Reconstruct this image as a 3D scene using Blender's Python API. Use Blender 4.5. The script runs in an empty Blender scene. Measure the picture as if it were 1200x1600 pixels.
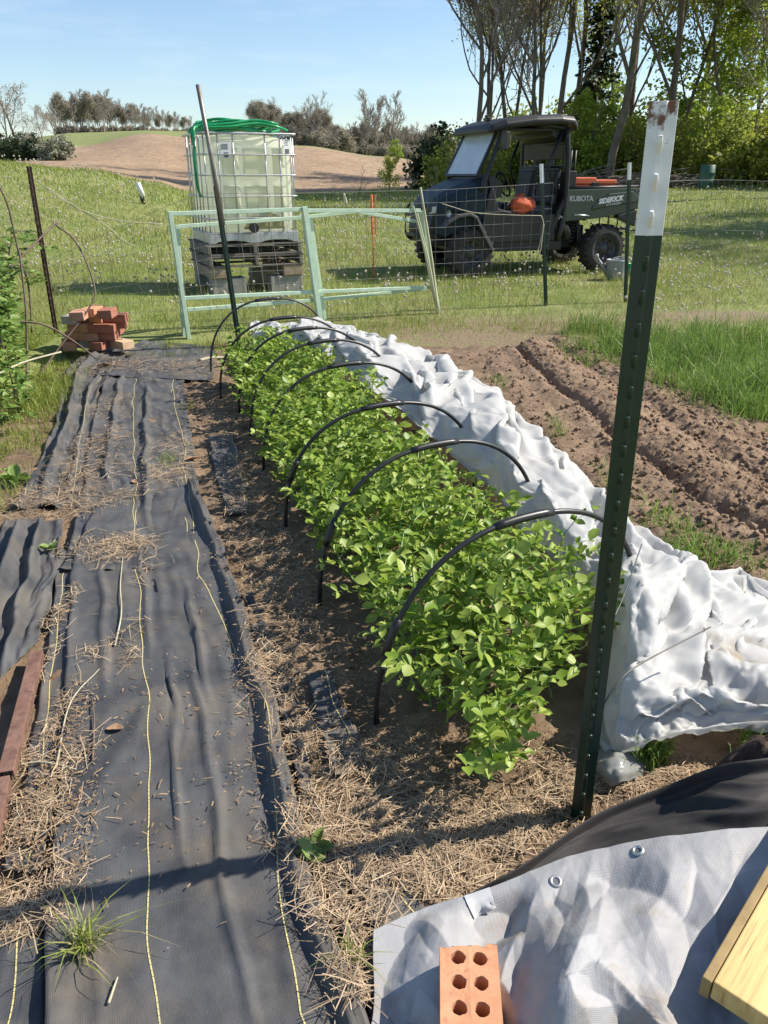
import bpy, math, random
import numpy as np
from mathutils import Vector, Matrix, Euler

# ------------------------------------------------------------------ camera, sky, sun
SC = bpy.context.scene
COL = SC.collection
FPX = 1200.0
PITCH = math.atan(530 / FPX)
CS, CC, CAMH = math.sin(PITCH), math.cos(PITCH), 1.35
cd = bpy.data.cameras.new("camera")
cam = bpy.data.objects.new("camera", cd)
COL.objects.link(cam)
cam.location = (0, 0, CAMH)
cam.rotation_euler = (math.radians(90) - PITCH, 0, 0)
cd.sensor_fit = 'VERTICAL'
cd.sensor_height = 24
cd.lens = 24 * FPX / 1600
cd.clip_start = 0.05
cd.clip_end = 3000
SC.camera = cam

SUN_EL, SUN_AZ = math.radians(44), math.radians(77)      # azimuth clockwise from +Y
w = bpy.data.worlds.new("World")
SC.world = w
w.use_nodes = True
wn = w.node_tree.nodes
wl = w.node_tree.links
for n in list(wn):
    wn.remove(n)
wo = wn.new('ShaderNodeOutputWorld')
wb = wn.new('ShaderNodeBackground')
sk = wn.new('ShaderNodeTexSky')
sk.sky_type = 'NISHITA'
sk.sun_disc = False
sk.sun_elevation = SUN_EL
sk.sun_rotation = SUN_AZ
sk.air_density = 1.0
sk.dust_density = 0.4
sk.ozone_density = 3.0
wb.inputs['Strength'].default_value = 0.105
# thin cirrus streaks
tcw = wn.new('ShaderNodeTexCoord')
mpw = wn.new('ShaderNodeMapping')
mpw.inputs['Scale'].default_value = (2.2, 2.2, 16)
nzw = wn.new('ShaderNodeTexNoise')
nzw.inputs['Scale'].default_value = 2.3
nzw.inputs['Detail'].default_value = 7
nzw.inputs['Roughness'].default_value = 0.6
crw = wn.new('ShaderNodeMapRange')
crw.inputs['From Min'].default_value = 0.52
crw.inputs['From Max'].default_value = 0.78
crw.inputs['To Max'].default_value = 0.16
mxw = wn.new('ShaderNodeMix')
mxw.data_type = 'RGBA'
mxw.inputs[7].default_value = (7.5, 7.6, 7.8, 1)
wl.new(tcw.outputs['Generated'], mpw.inputs['Vector'])
wl.new(mpw.outputs['Vector'], nzw.inputs['Vector'])
wl.new(nzw.outputs['Fac'], crw.inputs['Value'])
wl.new(crw.outputs['Result'], mxw.inputs[0])
wl.new(sk.outputs['Color'], mxw.inputs[6])
wl.new(mxw.outputs[2], wb.inputs['Color'])
wl.new(wb.outputs['Background'], wo.inputs['Surface'])

sd = bpy.data.lights.new("sun", 'SUN')
so = bpy.data.objects.new("sun", sd)
COL.objects.link(so)
sd.energy = 4.9
sd.angle = math.radians(0.53)
sd.color = (1.0, 0.93, 0.82)
SUNV = Vector((math.sin(SUN_AZ) * math.cos(SUN_EL), math.cos(SUN_AZ) * math.cos(SUN_EL), math.sin(SUN_EL)))
so.rotation_euler = SUNV.to_track_quat('Z', 'Y').to_euler()
so.location = (20, 5, 20)
SC.view_settings.view_transform = 'Standard'
SC.view_settings.look = 'None'
SC.view_settings.exposure = 0.68
SC.view_settings.gamma = 1
SC.view_settings.use_curve_mapping = False
SC.cycles.max_bounces = 6
SC.cycles.transparent_max_bounces = 12

# ------------------------------------------------------------------ helpers
rnd = random.Random(7)
RG = np.random.default_rng(11)
R = math.radians


def gp(px, py, z=0.0):
    """ground point seen at a photo pixel, for a surface at height z"""
    dx = (px - 600) / FPX
    V = (800 - py) / FPX
    dy = CC + V * CS
    dz = -CS + V * CC
    t = (z - CAMH) / dz
    return np.array([dx * t, dy * t, z])


def at(px, py, Y):
    dx = (px - 600) / FPX
    V = (800 - py) / FPX
    t = Y / (CC + V * CS)
    return np.array([dx * t, Y, CAMH + (-CS + V * CC) * t])


def _hash(ix, iy, seed):
    h = (ix.astype(np.int64) * 374761393 + iy.astype(np.int64) * 668265263 + seed * 974634781) & 0xffffffff
    h = ((h ^ (h >> 13)) * 1274126177) & 0xffffffff
    return (h ^ (h >> 16)) & 0xffffffff


def pn(x, y, seed=0):
    x = np.asarray(x, float)
    y = np.asarray(y, float)
    x, y = np.broadcast_arrays(x, y)
    ix, iy = np.floor(x), np.floor(y)
    fx, fy = x - ix, y - iy
    u = fx * fx * fx * (fx * (fx * 6 - 15) + 10)
    v = fy * fy * fy * (fy * (fy * 6 - 15) + 10)

    def g(ox, oy):
        a = _hash(ix + ox, iy + oy, seed) / 4294967296.0 * 2 * math.pi
        return np.cos(a) * (fx - ox) + np.sin(a) * (fy - oy)
    a = g(0, 0) * (1 - u) + g(1, 0) * u
    b = g(0, 1) * (1 - u) + g(1, 1) * u
    return (a * (1 - v) + b * v) * 1.5


def fbm(x, y, o=4, seed=0, gain=0.5):
    s, a, f = 0, 1, 1
    for k in range(o):
        s = s + a * pn(np.asarray(x) * f, np.asarray(y) * f, seed + k * 17)
        a *= gain
        f *= 2.03
    return s


def crease(x, y, o=3, seed=0, gain=0.55):
    s, a, f = 0, 1, 1
    for k in range(o):
        s = s + a * (0.5 - np.abs(pn(np.asarray(x) * f + 3.1 * k, np.asarray(y) * f, seed + k * 29)) * 2)
        a *= gain
        f *= 1.9
    return s


def facet(x, y, seed=0, warp=.35):
    """crumple noise: random heights on a triangular lattice, joined by flat facets"""
    x0 = np.asarray(x, float)
    y0 = np.asarray(y, float)
    x = x0 + warp * pn(x0 * .8, y0 * .8, seed + 1)
    y = y0 + warp * pn(x0 * .8 + 7, y0 * .8, seed + 2)
    u, v = x - y * .5, y * 1.1547
    iu, iv = np.floor(u), np.floor(v)
    fu, fv = u - iu, v - iv
    h = lambda a, b: _hash(iu + a, iv + b, seed) / 2147483648.0 - 1
    h00, h10, h01, h11 = h(0, 0), h(1, 0), h(0, 1), h(1, 1)
    lo_ = h00 + (h10 - h00) * fu + (h01 - h00) * fv
    hi_ = h11 + (h01 - h11) * (1 - fu) + (h10 - h11) * (1 - fv)
    return np.where(fu + fv < 1, lo_, hi_)


def sstep(a, b, x):
    t = np.clip((np.asarray(x, float) - a) / (b - a), 0, 1)
    return t * t * (3 - 2 * t)


class MB:
    def __init__(self):
        self.V = []
        self.F = []
        self.n = 0

    def add(self, V, F):
        V = np.asarray(V, float).reshape(-1, 3)
        if not isinstance(F, list) or (F and not isinstance(F[0], np.ndarray)):
            by = {}
            for f in F:
                by.setdefault(len(f), []).append(f)
            F = [np.array(v, int) for v in by.values()]
        for f in F:
            self.F.append(f + self.n)
        self.V.append(V)
        self.n += len(V)
        return self

    def box(self, c, s, rot=None):
        x, y, z = [q / 2 for q in s]
        V = np.array([(-x, -y, -z), (x, -y, -z), (x, y, -z), (-x, y, -z), (-x, -y, z), (x, -y, z), (x, y, z), (-x, y, z)])
        if rot is not None:
            V = V @ np.array(Euler(rot).to_matrix()).T
        return self.add(V + np.array(c), [(0, 3, 2, 1), (4, 5, 6, 7), (0, 1, 5, 4), (1, 2, 6, 5), (2, 3, 7, 6), (3, 0, 4, 7)])

    def bar(self, a, b, wx, wz, up=(0, 0, 1)):
        """square bar from a to b"""
        a, b = np.array(a, float), np.array(b, float)
        d = b - a
        d /= np.linalg.norm(d)
        u = np.array(up, float)
        s = np.cross(d, u)
        if np.linalg.norm(s) < 1e-4:
            s = np.cross(d, (0, 1, 0))
        s /= np.linalg.norm(s)
        u = np.cross(s, d)
        q = [(-1, -1), (1, -1), (1, 1), (-1, 1)]
        V = [p + s * i * wx / 2 + u * j * wz / 2 for p in (a, b) for i, j in q]
        return self.add(V, [(0, 1, 2, 3), (7, 6, 5, 4), (0, 4, 5, 1), (1, 5, 6, 2), (2, 6, 7, 3), (3, 7, 4, 0)])

    def tube(self, P, r, k=6, cap=True):
        P = np.asarray(P, float)
        n = len(P)
        r = np.broadcast_to(np.asarray(r, float), (n,))
        T = np.gradient(P, axis=0)
        T /= np.linalg.norm(T, axis=1)[:, None] + 1e-12
        ref = np.array([0, 0, 1.0]) if abs(T[0][2]) < 0.9 else np.array([1.0, 0, 0])
        u = np.cross(T[0], ref)
        u /= np.linalg.norm(u)
        A = np.arange(k) / k * 2 * math.pi
        V = []
        for i in range(n):
            u = u - T[i] * np.dot(u, T[i])
            u /= np.linalg.norm(u) + 1e-12
            v = np.cross(T[i], u)
            V.append(P[i] + r[i] * (np.cos(A)[:, None] * u + np.sin(A)[:, None] * v))
        V = np.concatenate(V)
        i = np.arange(n - 1)[:, None] * k
        j = np.arange(k)[None, :]
        j2 = (j + 1) % k
        F = np.stack([i + j, i + j2, i + k + j2, i + k + j], -1).reshape(-1, 4)
        self.add(V, [F])
        if cap and k > 2:
            self.F.append(np.array([[self.n - n * k + q for q in range(k)][::-1]]))
            self.F.append(np.array([[self.n - k + q for q in range(k)]]))
        return self

    def lathe(self, prof, k=24, axis='z', c=(0, 0, 0)):
        """prof: list of (radius, height)"""
        prof = np.array(prof, float)
        A = np.arange(k) / k * 2 * math.pi
        V = np.stack([prof[:, 0][:, None] * np.cos(A), prof[:, 0][:, None] * np.sin(A), np.repeat(prof[:, 1][:, None], k, 1)], -1).reshape(-1, 3)
        if axis == 'y':
            V = V[:, [0, 2, 1]] * np.array([1, 1, -1])
        elif axis == 'x':
            V = V[:, [2, 0, 1]]
        n = len(prof)
        i = np.arange(n - 1)[:, None] * k
        j = np.arange(k)[None, :]
        j2 = (j + 1) % k
        F = np.stack([i + j, i + j2, i + k + j2, i + k + j], -1).reshape(-1, 4)
        return self.add(V + np.array(c), [F])

    def prism(self, prof, y0, y1, ax='y'):
        """prof: (x,z) outline extruded along y"""
        n = len(prof)
        V = [(p[0], y0, p[1]) for p in prof] + [(p[0], y1, p[1]) for p in prof]
        F = [tuple(range(n)), tuple(range(2 * n - 1, n - 1, -1))] + [((i + 1) % n, i, n + i, n + (i + 1) % n) for i in range(n)]
        V = np.array(V, float)
        if ax == 'x':
            V = V[:, [1, 0, 2]]
        return self.add(V, F)

    def loft(self, secs, cap=True):
        secs = [np.asarray(s, float) for s in secs]
        k = len(secs[0])
        F = []
        for i in range(len(secs) - 1):
            for j in range(k):
                F.append((i * k + j, i * k + (j + 1) % k, (i + 1) * k + (j + 1) % k, (i + 1) * k + j))
        if cap:
            F.append(tuple(range(k))[::-1])
            F.append(tuple((len(secs) - 1) * k + j for j in range(k)))
        return self.add(np.concatenate(secs), F)

    def obj(self, name, mat, parent=None, smooth=False, bevel=0, uv=None):
        return build(name, np.concatenate(self.V), self.F, mat, parent, smooth, bevel, uv)


def build(name, V, F, mat, parent=None, smooth=False, bevel=0, uv=None):
    me = bpy.data.meshes.new(name)
    V = np.asarray(V, np.float32)
    me.vertices.add(len(V))
    me.vertices.foreach_set('co', V.ravel())
    F = [np.asarray(f, np.int32) for f in F if len(f)]
    lv = np.concatenate([f.ravel() for f in F])
    tot = np.concatenate([np.full(len(f), f.shape[1], np.int32) for f in F])
    st = np.concatenate([[0], np.cumsum(tot)[:-1]]).astype(np.int32)
    me.loops.add(len(lv))
    me.loops.foreach_set('vertex_index', lv)
    me.polygons.add(len(tot))
    me.polygons.foreach_set('loop_start', st)
    me.polygons.foreach_set('loop_total', tot)
    me.polygons.foreach_set('use_smooth', np.full(len(tot), bool(smooth)))
    me.update(calc_edges=True)
    if uv is not None:
        l = me.uv_layers.new(name='UVMap')
        l.data.foreach_set('uv', np.asarray(uv, np.float32)[lv].ravel())
    me.materials.append(mat)
    o = bpy.data.objects.new(name, me)
    COL.objects.link(o)
    if parent:
        o.parent = parent
    if bevel:
        m = o.modifiers.new('bevel', 'BEVEL')
        m.width = bevel
        m.segments = 2
        m.limit_method = 'ANGLE'
        m.angle_limit = R(35)
        m.harden_normals = False
    return o


def attr(o, name, vals):
    a = o.data.attributes.new(name, 'FLOAT', 'POINT')
    a.data.foreach_set('value', np.asarray(vals, np.float32))


def recenter(o):
    me = o.data
    n = len(me.vertices)
    V = np.empty(n * 3, np.float32)
    me.vertices.foreach_get('co', V)
    V = V.reshape(-1, 3)
    b = np.array([V[:, 0].mean(), V[:, 1].mean(), V[:, 2].min()], np.float32)
    me.vertices.foreach_set('co', (V - b).ravel())
    me.update()
    o.location = b.tolist()
    return o


def tag(o, label, cat, group=None, kind=None):
    o['label'] = label
    o['category'] = cat
    if group:
        o['group'] = group
    if kind:
        o['kind'] = kind
    return o


def single(o, label, cat, group=None, kind=None):
    return tag(recenter(o), label, cat, group, kind)


def thing(name, label, cat, loc=(0, 0, 0), rotz=0, group=None):
    o = bpy.data.objects.new(name, None)
    o.empty_display_size = 0.1
    COL.objects.link(o)
    o.location = tuple(float(q) for q in loc)
    o.rotation_euler = (0, 0, rotz)
    return tag(o, label, cat, group)


def dup(root, loc, rotz=None, scale=None, label=None, group=None):
    r = root.copy()
    COL.objects.link(r)
    r.location = tuple(float(q) for q in loc)
    if rotz is not None:
        r.rotation_euler = (0, 0, rotz)
    if scale is not None:
        r.scale = (scale,) * 3 if np.isscalar(scale) else scale
    if label:
        r['label'] = label
    if group:
        r['group'] = group
    for ch in list(root.children):
        c = ch.copy()
        COL.objects.link(c)
        c.parent = r
        for g in ch.children:
            d = g.copy()
            COL.objects.link(d)
            d.parent = c
    return r


# ------------------------------------------------------------------ materials
def mat(name, c1, c2=None, scale=6.0, rough=0.8, bump=0.0, bscale=None, metal=0.0, trans=0.0, island=False,
        lo=0.35, hi=0.65, spec=0.5, detail=6, coat=0.0, stretch=None, c3=None, sc3=1.0, lo3=0.5, hi3=0.7, bdist=0.01, tcol=None, attr3=None):
    m = bpy.data.materials.new(name)
    m.use_nodes = True
    N, L = m.node_tree.nodes, m.node_tree.links
    for n in list(N):
        N.remove(n)
    out = N.new('ShaderNodeOutputMaterial')
    P = N.new('ShaderNodeBsdfPrincipled')
    P.inputs['Roughness'].default_value = rough
    P.inputs['Metallic'].default_value = metal
    P.inputs['Specular IOR Level'].default_value = spec
    if coat:
        P.inputs['Coat Weight'].default_value = coat
    tc = N.new('ShaderNodeTexCoord')
    vec = tc.outputs['Object']
    if stretch:
        mp = N.new('ShaderNodeMapping')
        mp.inputs['Scale'].default_value = stretch
        L.new(vec, mp.inputs['Vector'])
        vec = mp.outputs['Vector']

    def noise(s, d=detail):
        q = N.new('ShaderNodeTexNoise')
        q.inputs['Scale'].default_value = s
        q.inputs['Detail'].default_value = d
        q.inputs['Roughness'].default_value = 0.6
        L.new(vec, q.inputs['Vector'])
        return q.outputs['Fac']
    col = None
    if c2 is not None:
        if island:
            geo = N.new('ShaderNodeNewGeometry')
            fac = geo.outputs['Random Per Island']
        else:
            mr = N.new('ShaderNodeMapRange')
            mr.inputs['From Min'].default_value = lo
            mr.inputs['From Max'].default_value = hi
            L.new(noise(scale), mr.inputs['Value'])
            fac = mr.outputs['Result']
        mx = N.new('ShaderNodeMix')
        mx.data_type = 'RGBA'
        mx.inputs[6].default_value = (*c1, 1)
        mx.inputs[7].default_value = (*c2, 1)
        L.new(fac, mx.inputs[0])
        col = mx.outputs[2]
    if c3 is not None:
        mx = N.new('ShaderNodeMix')
        mx.data_type = 'RGBA'
        mx.inputs[7].default_value = (*c3, 1)
        if col is None:
            mx.inputs[6].default_value = (*c1, 1)
        else:
            L.new(col, mx.inputs[6])
        mr = N.new('ShaderNodeMapRange')
        mr.inputs['From Min'].default_value = lo3
        mr.inputs['From Max'].default_value = hi3
        if attr3:
            a3 = N.new('ShaderNodeAttribute')
            a3.attribute_name = attr3
            ad = N.new('ShaderNodeMath')
            ad.operation = 'MULTIPLY_ADD'
            L.new(noise(sc3), ad.inputs[0])
            ad.inputs[1].default_value = 0.9
            L.new(a3.outputs['Fac'], ad.inputs[2])
            L.new(ad.outputs[0], mr.inputs['Value'])
        else:
            L.new(noise(sc3), mr.inputs['Value'])
        L.new(mr.outputs['Result'], mx.inputs[0])
        col = mx.outputs[2]
    if col is None:
        P.inputs['Base Color'].default_value = (*c1, 1)
    else:
        L.new(col, P.inputs['Base Color'])
    if bump:
        b = N.new('ShaderNodeBump')
        b.inputs['Strength'].default_value = bump
        b.inputs['Distance'].default_value = bdist
        L.new(noise(bscale or scale * 4), b.inputs['Height'])
        L.new(b.outputs['Normal'], P.inputs['Normal'])
    sh = P.outputs['BSDF']
    if trans:
        T = N.new('ShaderNodeBsdfTranslucent')
        if tcol:
            T.inputs['Color'].default_value = (*tcol, 1)
        elif col is None:
            T.inputs['Color'].default_value = (*c1, 1)
        else:
            L.new(col, T.inputs['Color'])
        mx = N.new('ShaderNodeMixShader')
        mx.inputs[0].default_value = trans
        L.new(sh, mx.inputs[1])
        L.new(T.outputs[0], mx.inputs[2])
        sh = mx.outputs[0]
    L.new(sh, out.inputs['Surface'])
    return m


def weave(m, fx, fy, strength=0.35, dist=0.0015, uvmap=True):
    """woven-thread bump on a cloth material, in metres of UV"""
    N, L = m.node_tree.nodes, m.node_tree.links
    P = next(n for n in N if n.type == 'BSDF_PRINCIPLED')
    tc = N.new('ShaderNodeTexCoord')
    h = []
    for d, f in (('X', fx), ('Y', fy)):
        wv = N.new('ShaderNodeTexWave')
        wv.bands_direction = d
        wv.inputs['Scale'].default_value = f
        wv.inputs['Distortion'].default_value = 1.5
        wv.inputs['Detail'].default_value = 2
        L.new(tc.outputs['UV'], wv.inputs['Vector'])
        h.append(wv.outputs['Fac'])
    a = N.new('ShaderNodeMath')
    a.operation = 'ADD'
    L.new(h[0], a.inputs[0])
    L.new(h[1], a.inputs[1])
    b = N.new('ShaderNodeBump')
    b.inputs['Strength'].default_value = strength
    b.inputs['Distance'].default_value = dist
    L.new(a.outputs[0], b.inputs['Height'])
    old = P.inputs['Normal'].links
    if old:
        L.new(old[0].from_socket, b.inputs['Normal'])
    L.new(b.outputs['Normal'], P.inputs['Normal'])
    return m


M = {}
M['lawn'] = mat('lawn', (0.14, 0.18, 0.042), (0.24, 0.245, 0.085), 1.6, 0.95, 0.6, 30, c3=(0.20, 0.15, 0.085), sc3=9, lo3=0.85, hi3=1.25, attr3='bare', bdist=0.04)
M['field'] = mat('field', (0.27, 0.175, 0.10), (0.36, 0.25, 0.15), 0.35, 0.95, 0.8, 3.0, c3=(0.22, 0.155, 0.10), sc3=2.2, lo3=0.42, hi3=0.7, bdist=0.2, stretch=(1, 0.45, 1))
M['soil'] = mat('soil', (0.13, 0.085, 0.048), (0.235, 0.16, 0.10), 5, 0.95, 0.7, 60, c3=(0.10, 0.065, 0.035), sc3=14, lo3=0.5, hi3=0.75, bdist=0.012)
M['tilled'] = mat('tilled', (0.175, 0.112, 0.068), (0.27, 0.185, 0.118), 7, 0.97, 0.8, 70, c3=(0.11, 0.068, 0.04), sc3=30, lo3=0.5, hi3=0.8, bdist=0.01)
M['fabric'] = weave(mat('fabric', (0.038, 0.040, 0.044), (0.088, 0.089, 0.091), 6, 0.65, 0.25, 160, c3=(0.15, 0.125, 0.095), sc3=4.5, lo3=0.46, hi3=0.80, bdist=0.004, spec=0.45), 110, 170, 0.3, 0.0008)
M['thread'] = mat('thread', (0.62, 0.52, 0.20), (0.50, 0.45, 0.22), 60, 0.7)
M['straw'] = mat('straw', (0.16, 0.105, 0.06), (0.56, 0.42, 0.27), island=True, rough=0.75)
M['litter'] = mat('litter', (0.14, 0.085, 0.045), (0.40, 0.27, 0.15), island=True, rough=0.85)
M['pea'] = mat('pea', (0.155, 0.272, 0.026), (0.41, 0.505, 0.105), island=True, rough=0.45, trans=0.42, spec=0.4, c3=(.46, .50, .13), sc3=22, lo3=.60, hi3=.74)
M['pea_stem'] = mat('pea_stem', (0.22, 0.36, 0.09), rough=0.5, trans=0.15)
M['grass'] = mat('grass', (0.16, 0.235, 0.03), (0.36, 0.40, 0.09), island=True, rough=0.55, trans=0.35)
M['lushgrass'] = mat('lushgrass', (0.10, 0.20, 0.03), (0.27, 0.37, 0.085), island=True, rough=0.5, trans=0.38)
M['drygrass'] = mat('drygrass', (0.28, 0.24, 0.11), (0.46, 0.38, 0.21), island=True, rough=0.7, trans=0.25)
M['puff'] = mat('puff', (0.50, 0.45, 0.36), (0.68, 0.63, 0.54), island=True, rough=0.9, trans=0.35)
M['dandelion'] = mat('dandelion', (0.75, 0.52, 0.03), rough=0.8)
M['cover'] = mat('cover', (0.80, 0.80, 0.785), (0.74, 0.745, 0.735), 5, 0.5, 0.2, 90, trans=0.55, c3=(0.50, 0.40, 0.27), sc3=9, lo3=0.95, hi3=1.35, attr3='stain', bdist=0.004, spec=0.35)
for n_ in M['cover'].node_tree.nodes:
    if n_.type == 'TEX_NOISE' and abs(n_.inputs['Scale'].default_value - 90) < 1:
        n_.noise_type = 'RIDGED_MULTIFRACTAL'
        n_.inputs['Scale'].default_value = 9
        n_.inputs['Detail'].default_value = 5
    if n_.type == 'BUMP':
        n_.inputs['Strength'].default_value = .55
        n_.inputs['Distance'].default_value = .010
cn, cl = M['cover'].node_tree.nodes, M['cover'].node_tree.links
ct, cm = cn.new('ShaderNodeBsdfTransparent'), cn.new('ShaderNodeMixShader')
co_ = next(n for n in cn if n.type == 'OUTPUT_MATERIAL')
cm.inputs[0].default_value = .10
cl.new(co_.inputs['Surface'].links[0].from_socket, cm.inputs[1])
cl.new(ct.outputs[0], cm.inputs[2])
cl.new(cm.outputs[0], co_.inputs['Surface'])
M['clear'] = mat('clear', (0.55, 0.56, 0.54), (0.4, 0.41, 0.38), 14, 0.2, 0.1, 40, trans=0.55)
M['silver'] = weave(mat('silver', (0.28, 0.28, 0.29), (0.385, 0.385, 0.39), 3.5, 0.6, 0.25, 70, metal=0.0, c3=(0.24, 0.19, 0.14), sc3=7, lo3=0.54, hi3=0.74, bdist=0.004), 85, 120, 0.22, 0.0008)
M['blackcloth'] = mat('blackcloth', (0.022, 0.020, 0.020), (0.036, 0.032, 0.030), 18, 0.72, 0.15, 200, bdist=0.003)
M['hoop'] = mat('hoop', (0.012, 0.012, 0.013), (0.02, 0.02, 0.02), 30, 0.38)
M['post_green'] = mat('post_green', (0.006, 0.024, 0.015), (0.009, 0.034, 0.022), 40, 0.36, 0.1, 120, bdist=0.001)
M['post_white'] = mat('post_white', (0.80, 0.80, 0.79), (0.70, 0.70, 0.69), 30, 0.5, 0.15, 90, c3=(0.17, 0.065, 0.03), sc3=34, lo3=0.62, hi3=0.70, bdist=0.001, attr3='rust')
M['rust'] = mat('rust', (0.13, 0.065, 0.045), (0.21, 0.115, 0.085), 22, 0.8, 0.5, 120, bdist=0.002, c3=(0.08, 0.04, 0.03), sc3=30, lo3=0.55, hi3=0.75)
M['rustpost'] = mat('rustpost', (0.055, 0.03, 0.022), (0.12, 0.065, 0.045), 40, 0.85, 0.4, 90, bdist=0.002)
M['steel'] = mat('steel', (0.28, 0.27, 0.25), (0.16, 0.13, 0.11), 12, 0.5, metal=0.6)
M['galv'] = mat('galv', (0.42, 0.43, 0.44), (0.55, 0.56, 0.57), 15, 0.42, metal=0.75)
M['wire'] = mat('wire', (0.20, 0.20, 0.19), (0.30, 0.29, 0.27), 20, 0.55, metal=0.5)
M['mint'] = mat('mint', (0.38, 0.52, 0.38), (0.48, 0.60, 0.46), 14, 0.55, 0.2, 80, c3=(0.30, 0.22, 0.13), sc3=26, lo3=0.64, hi3=0.72, bdist=0.002)
M['palewood'] = mat('palewood', (0.46, 0.47, 0.30), (0.36, 0.36, 0.22), 9, 0.75, 0.3, 60, stretch=(1, 1, 0.15), bdist=0.003)
M['tank'] = mat('tank', (0.88, 0.89, 0.75), (0.92, 0.92, 0.82), 2.5, 0.36, trans=0.7, spec=0.5)
M['tanklid'] = mat('tanklid', (0.78, 0.80, 0.78), rough=0.4, trans=0.3)
M['sediment'] = mat('sediment', (0.42, 0.34, 0.12), (0.58, 0.54, 0.30), 5, 0.5, trans=0.3)
M['label'] = mat('label', (0.72, 0.72, 0.72), rough=0.4)
M['print'] = mat('print', (0.12, 0.12, 0.13), rough=0.5)
M['hose'] = mat('hose', (0.005, 0.22, 0.07), (0.01, 0.30, 0.10), 12, 0.35)
M['pallet'] = mat('pallet', (0.115, 0.098, 0.082), (0.23, 0.20, 0.17), 5, 0.9, 0.5, 50, stretch=(0.25, 1, 1), bdist=0.004)
M['woodblock'] = mat('woodblock', (0.36, 0.28, 0.19), (0.27, 0.20, 0.13), 12, 0.9, 0.4, 60, bdist=0.004)
M['concrete'] = mat('concrete', (0.33, 0.315, 0.28), (0.24, 0.23, 0.21), 14, 0.95, 0.5, 90, bdist=0.004)
M['brick_orange'] = mat('brick_orange', (0.50, 0.235, 0.125), (0.58, 0.30, 0.17), 24, 0.92, 0.3, 150, c3=(0.45, 0.20, 0.105), sc3=70, lo3=0.55, hi3=0.7, bdist=0.003)
M['brick_red'] = mat('brick_red', (0.28, 0.105, 0.065), (0.36, 0.15, 0.095), 20, 0.92, 0.6, 120, bdist=0.003)
M['brick_tan'] = mat('brick_tan', (0.50, 0.33, 0.20), (0.58, 0.42, 0.28), 18, 0.92, 0.6, 120, bdist=0.003)
M['brick_pink'] = mat('brick_pink', (0.43, 0.21, 0.135), (0.50, 0.28, 0.19), 20, 0.92, 0.6, 120, bdist=0.003)
M['mortar'] = mat('mortar', (0.55, 0.50, 0.43), (0.44, 0.40, 0.34), 30, 0.95, 0.6, 120, bdist=0.003)
M['board'] = mat('board', (0.46, 0.30, 0.10), (0.64, 0.46, 0.19), 2.0, 0.6, 0.3, 12, stretch=(1, 1, 1), bdist=0.002, c3=(0.30, 0.19, 0.07), sc3=5, lo3=0.58, hi3=0.72)
M['boardedge'] = mat('boardedge', (0.33, 0.235, 0.10), (0.24, 0.16, 0.07), 20, 0.8)
M['bark'] = mat('bark', (0.095, 0.078, 0.06), (0.18, 0.15, 0.118), 5, 0.95, 0.6, 14, stretch=(1, 1, 0.3), bdist=0.05)
M['barkpale'] = mat('barkpale', (0.20, 0.17, 0.135), (0.13, 0.11, 0.09), 3, 0.95)
M['twig'] = mat('twig', (0.25, 0.215, 0.18), (0.33, 0.29, 0.24), 0.8, 0.95)
M['leaf_spring'] = mat('leaf_spring', (0.36, 0.39, 0.05), (0.55, 0.56, 0.13), island=True, rough=0.6, trans=0.5)
M['leaf_fresh'] = mat('leaf_fresh', (0.21, 0.31, 0.03), (0.40, 0.47, 0.08), island=True, rough=0.55, trans=0.55)
M['leaf_dark'] = mat('leaf_dark', (0.02, 0.038, 0.014), (0.055, 0.085, 0.026), island=True, rough=0.6, trans=0.2)
M['leaf_bush'] = mat('leaf_bush', (0.19, 0.23, 0.03), (0.37, 0.40, 0.08), island=True, rough=0.6, trans=0.55)
M['leaf_far'] = mat('leaf_far', (0.26, 0.23, 0.175), (0.38, 0.345, 0.265), island=True, rough=0.8, trans=0.4)
M['blossom'] = mat('blossom', (0.42, 0.41, 0.33), (0.12, 0.15, 0.07), island=True, rough=0.8, trans=0.2)
M['bramble'] = mat('bramble', (0.09, 0.18, 0.03), (0.24, 0.33, 0.08), island=True, rough=0.5, trans=0.3)
M['cane'] = mat('cane', (0.10, 0.065, 0.05), (0.17, 0.12, 0.09), 12, 0.8)
M['vine'] = mat('vine', (0.50, 0.47, 0.34), (0.36, 0.32, 0.22), 10, 0.8)

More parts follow.
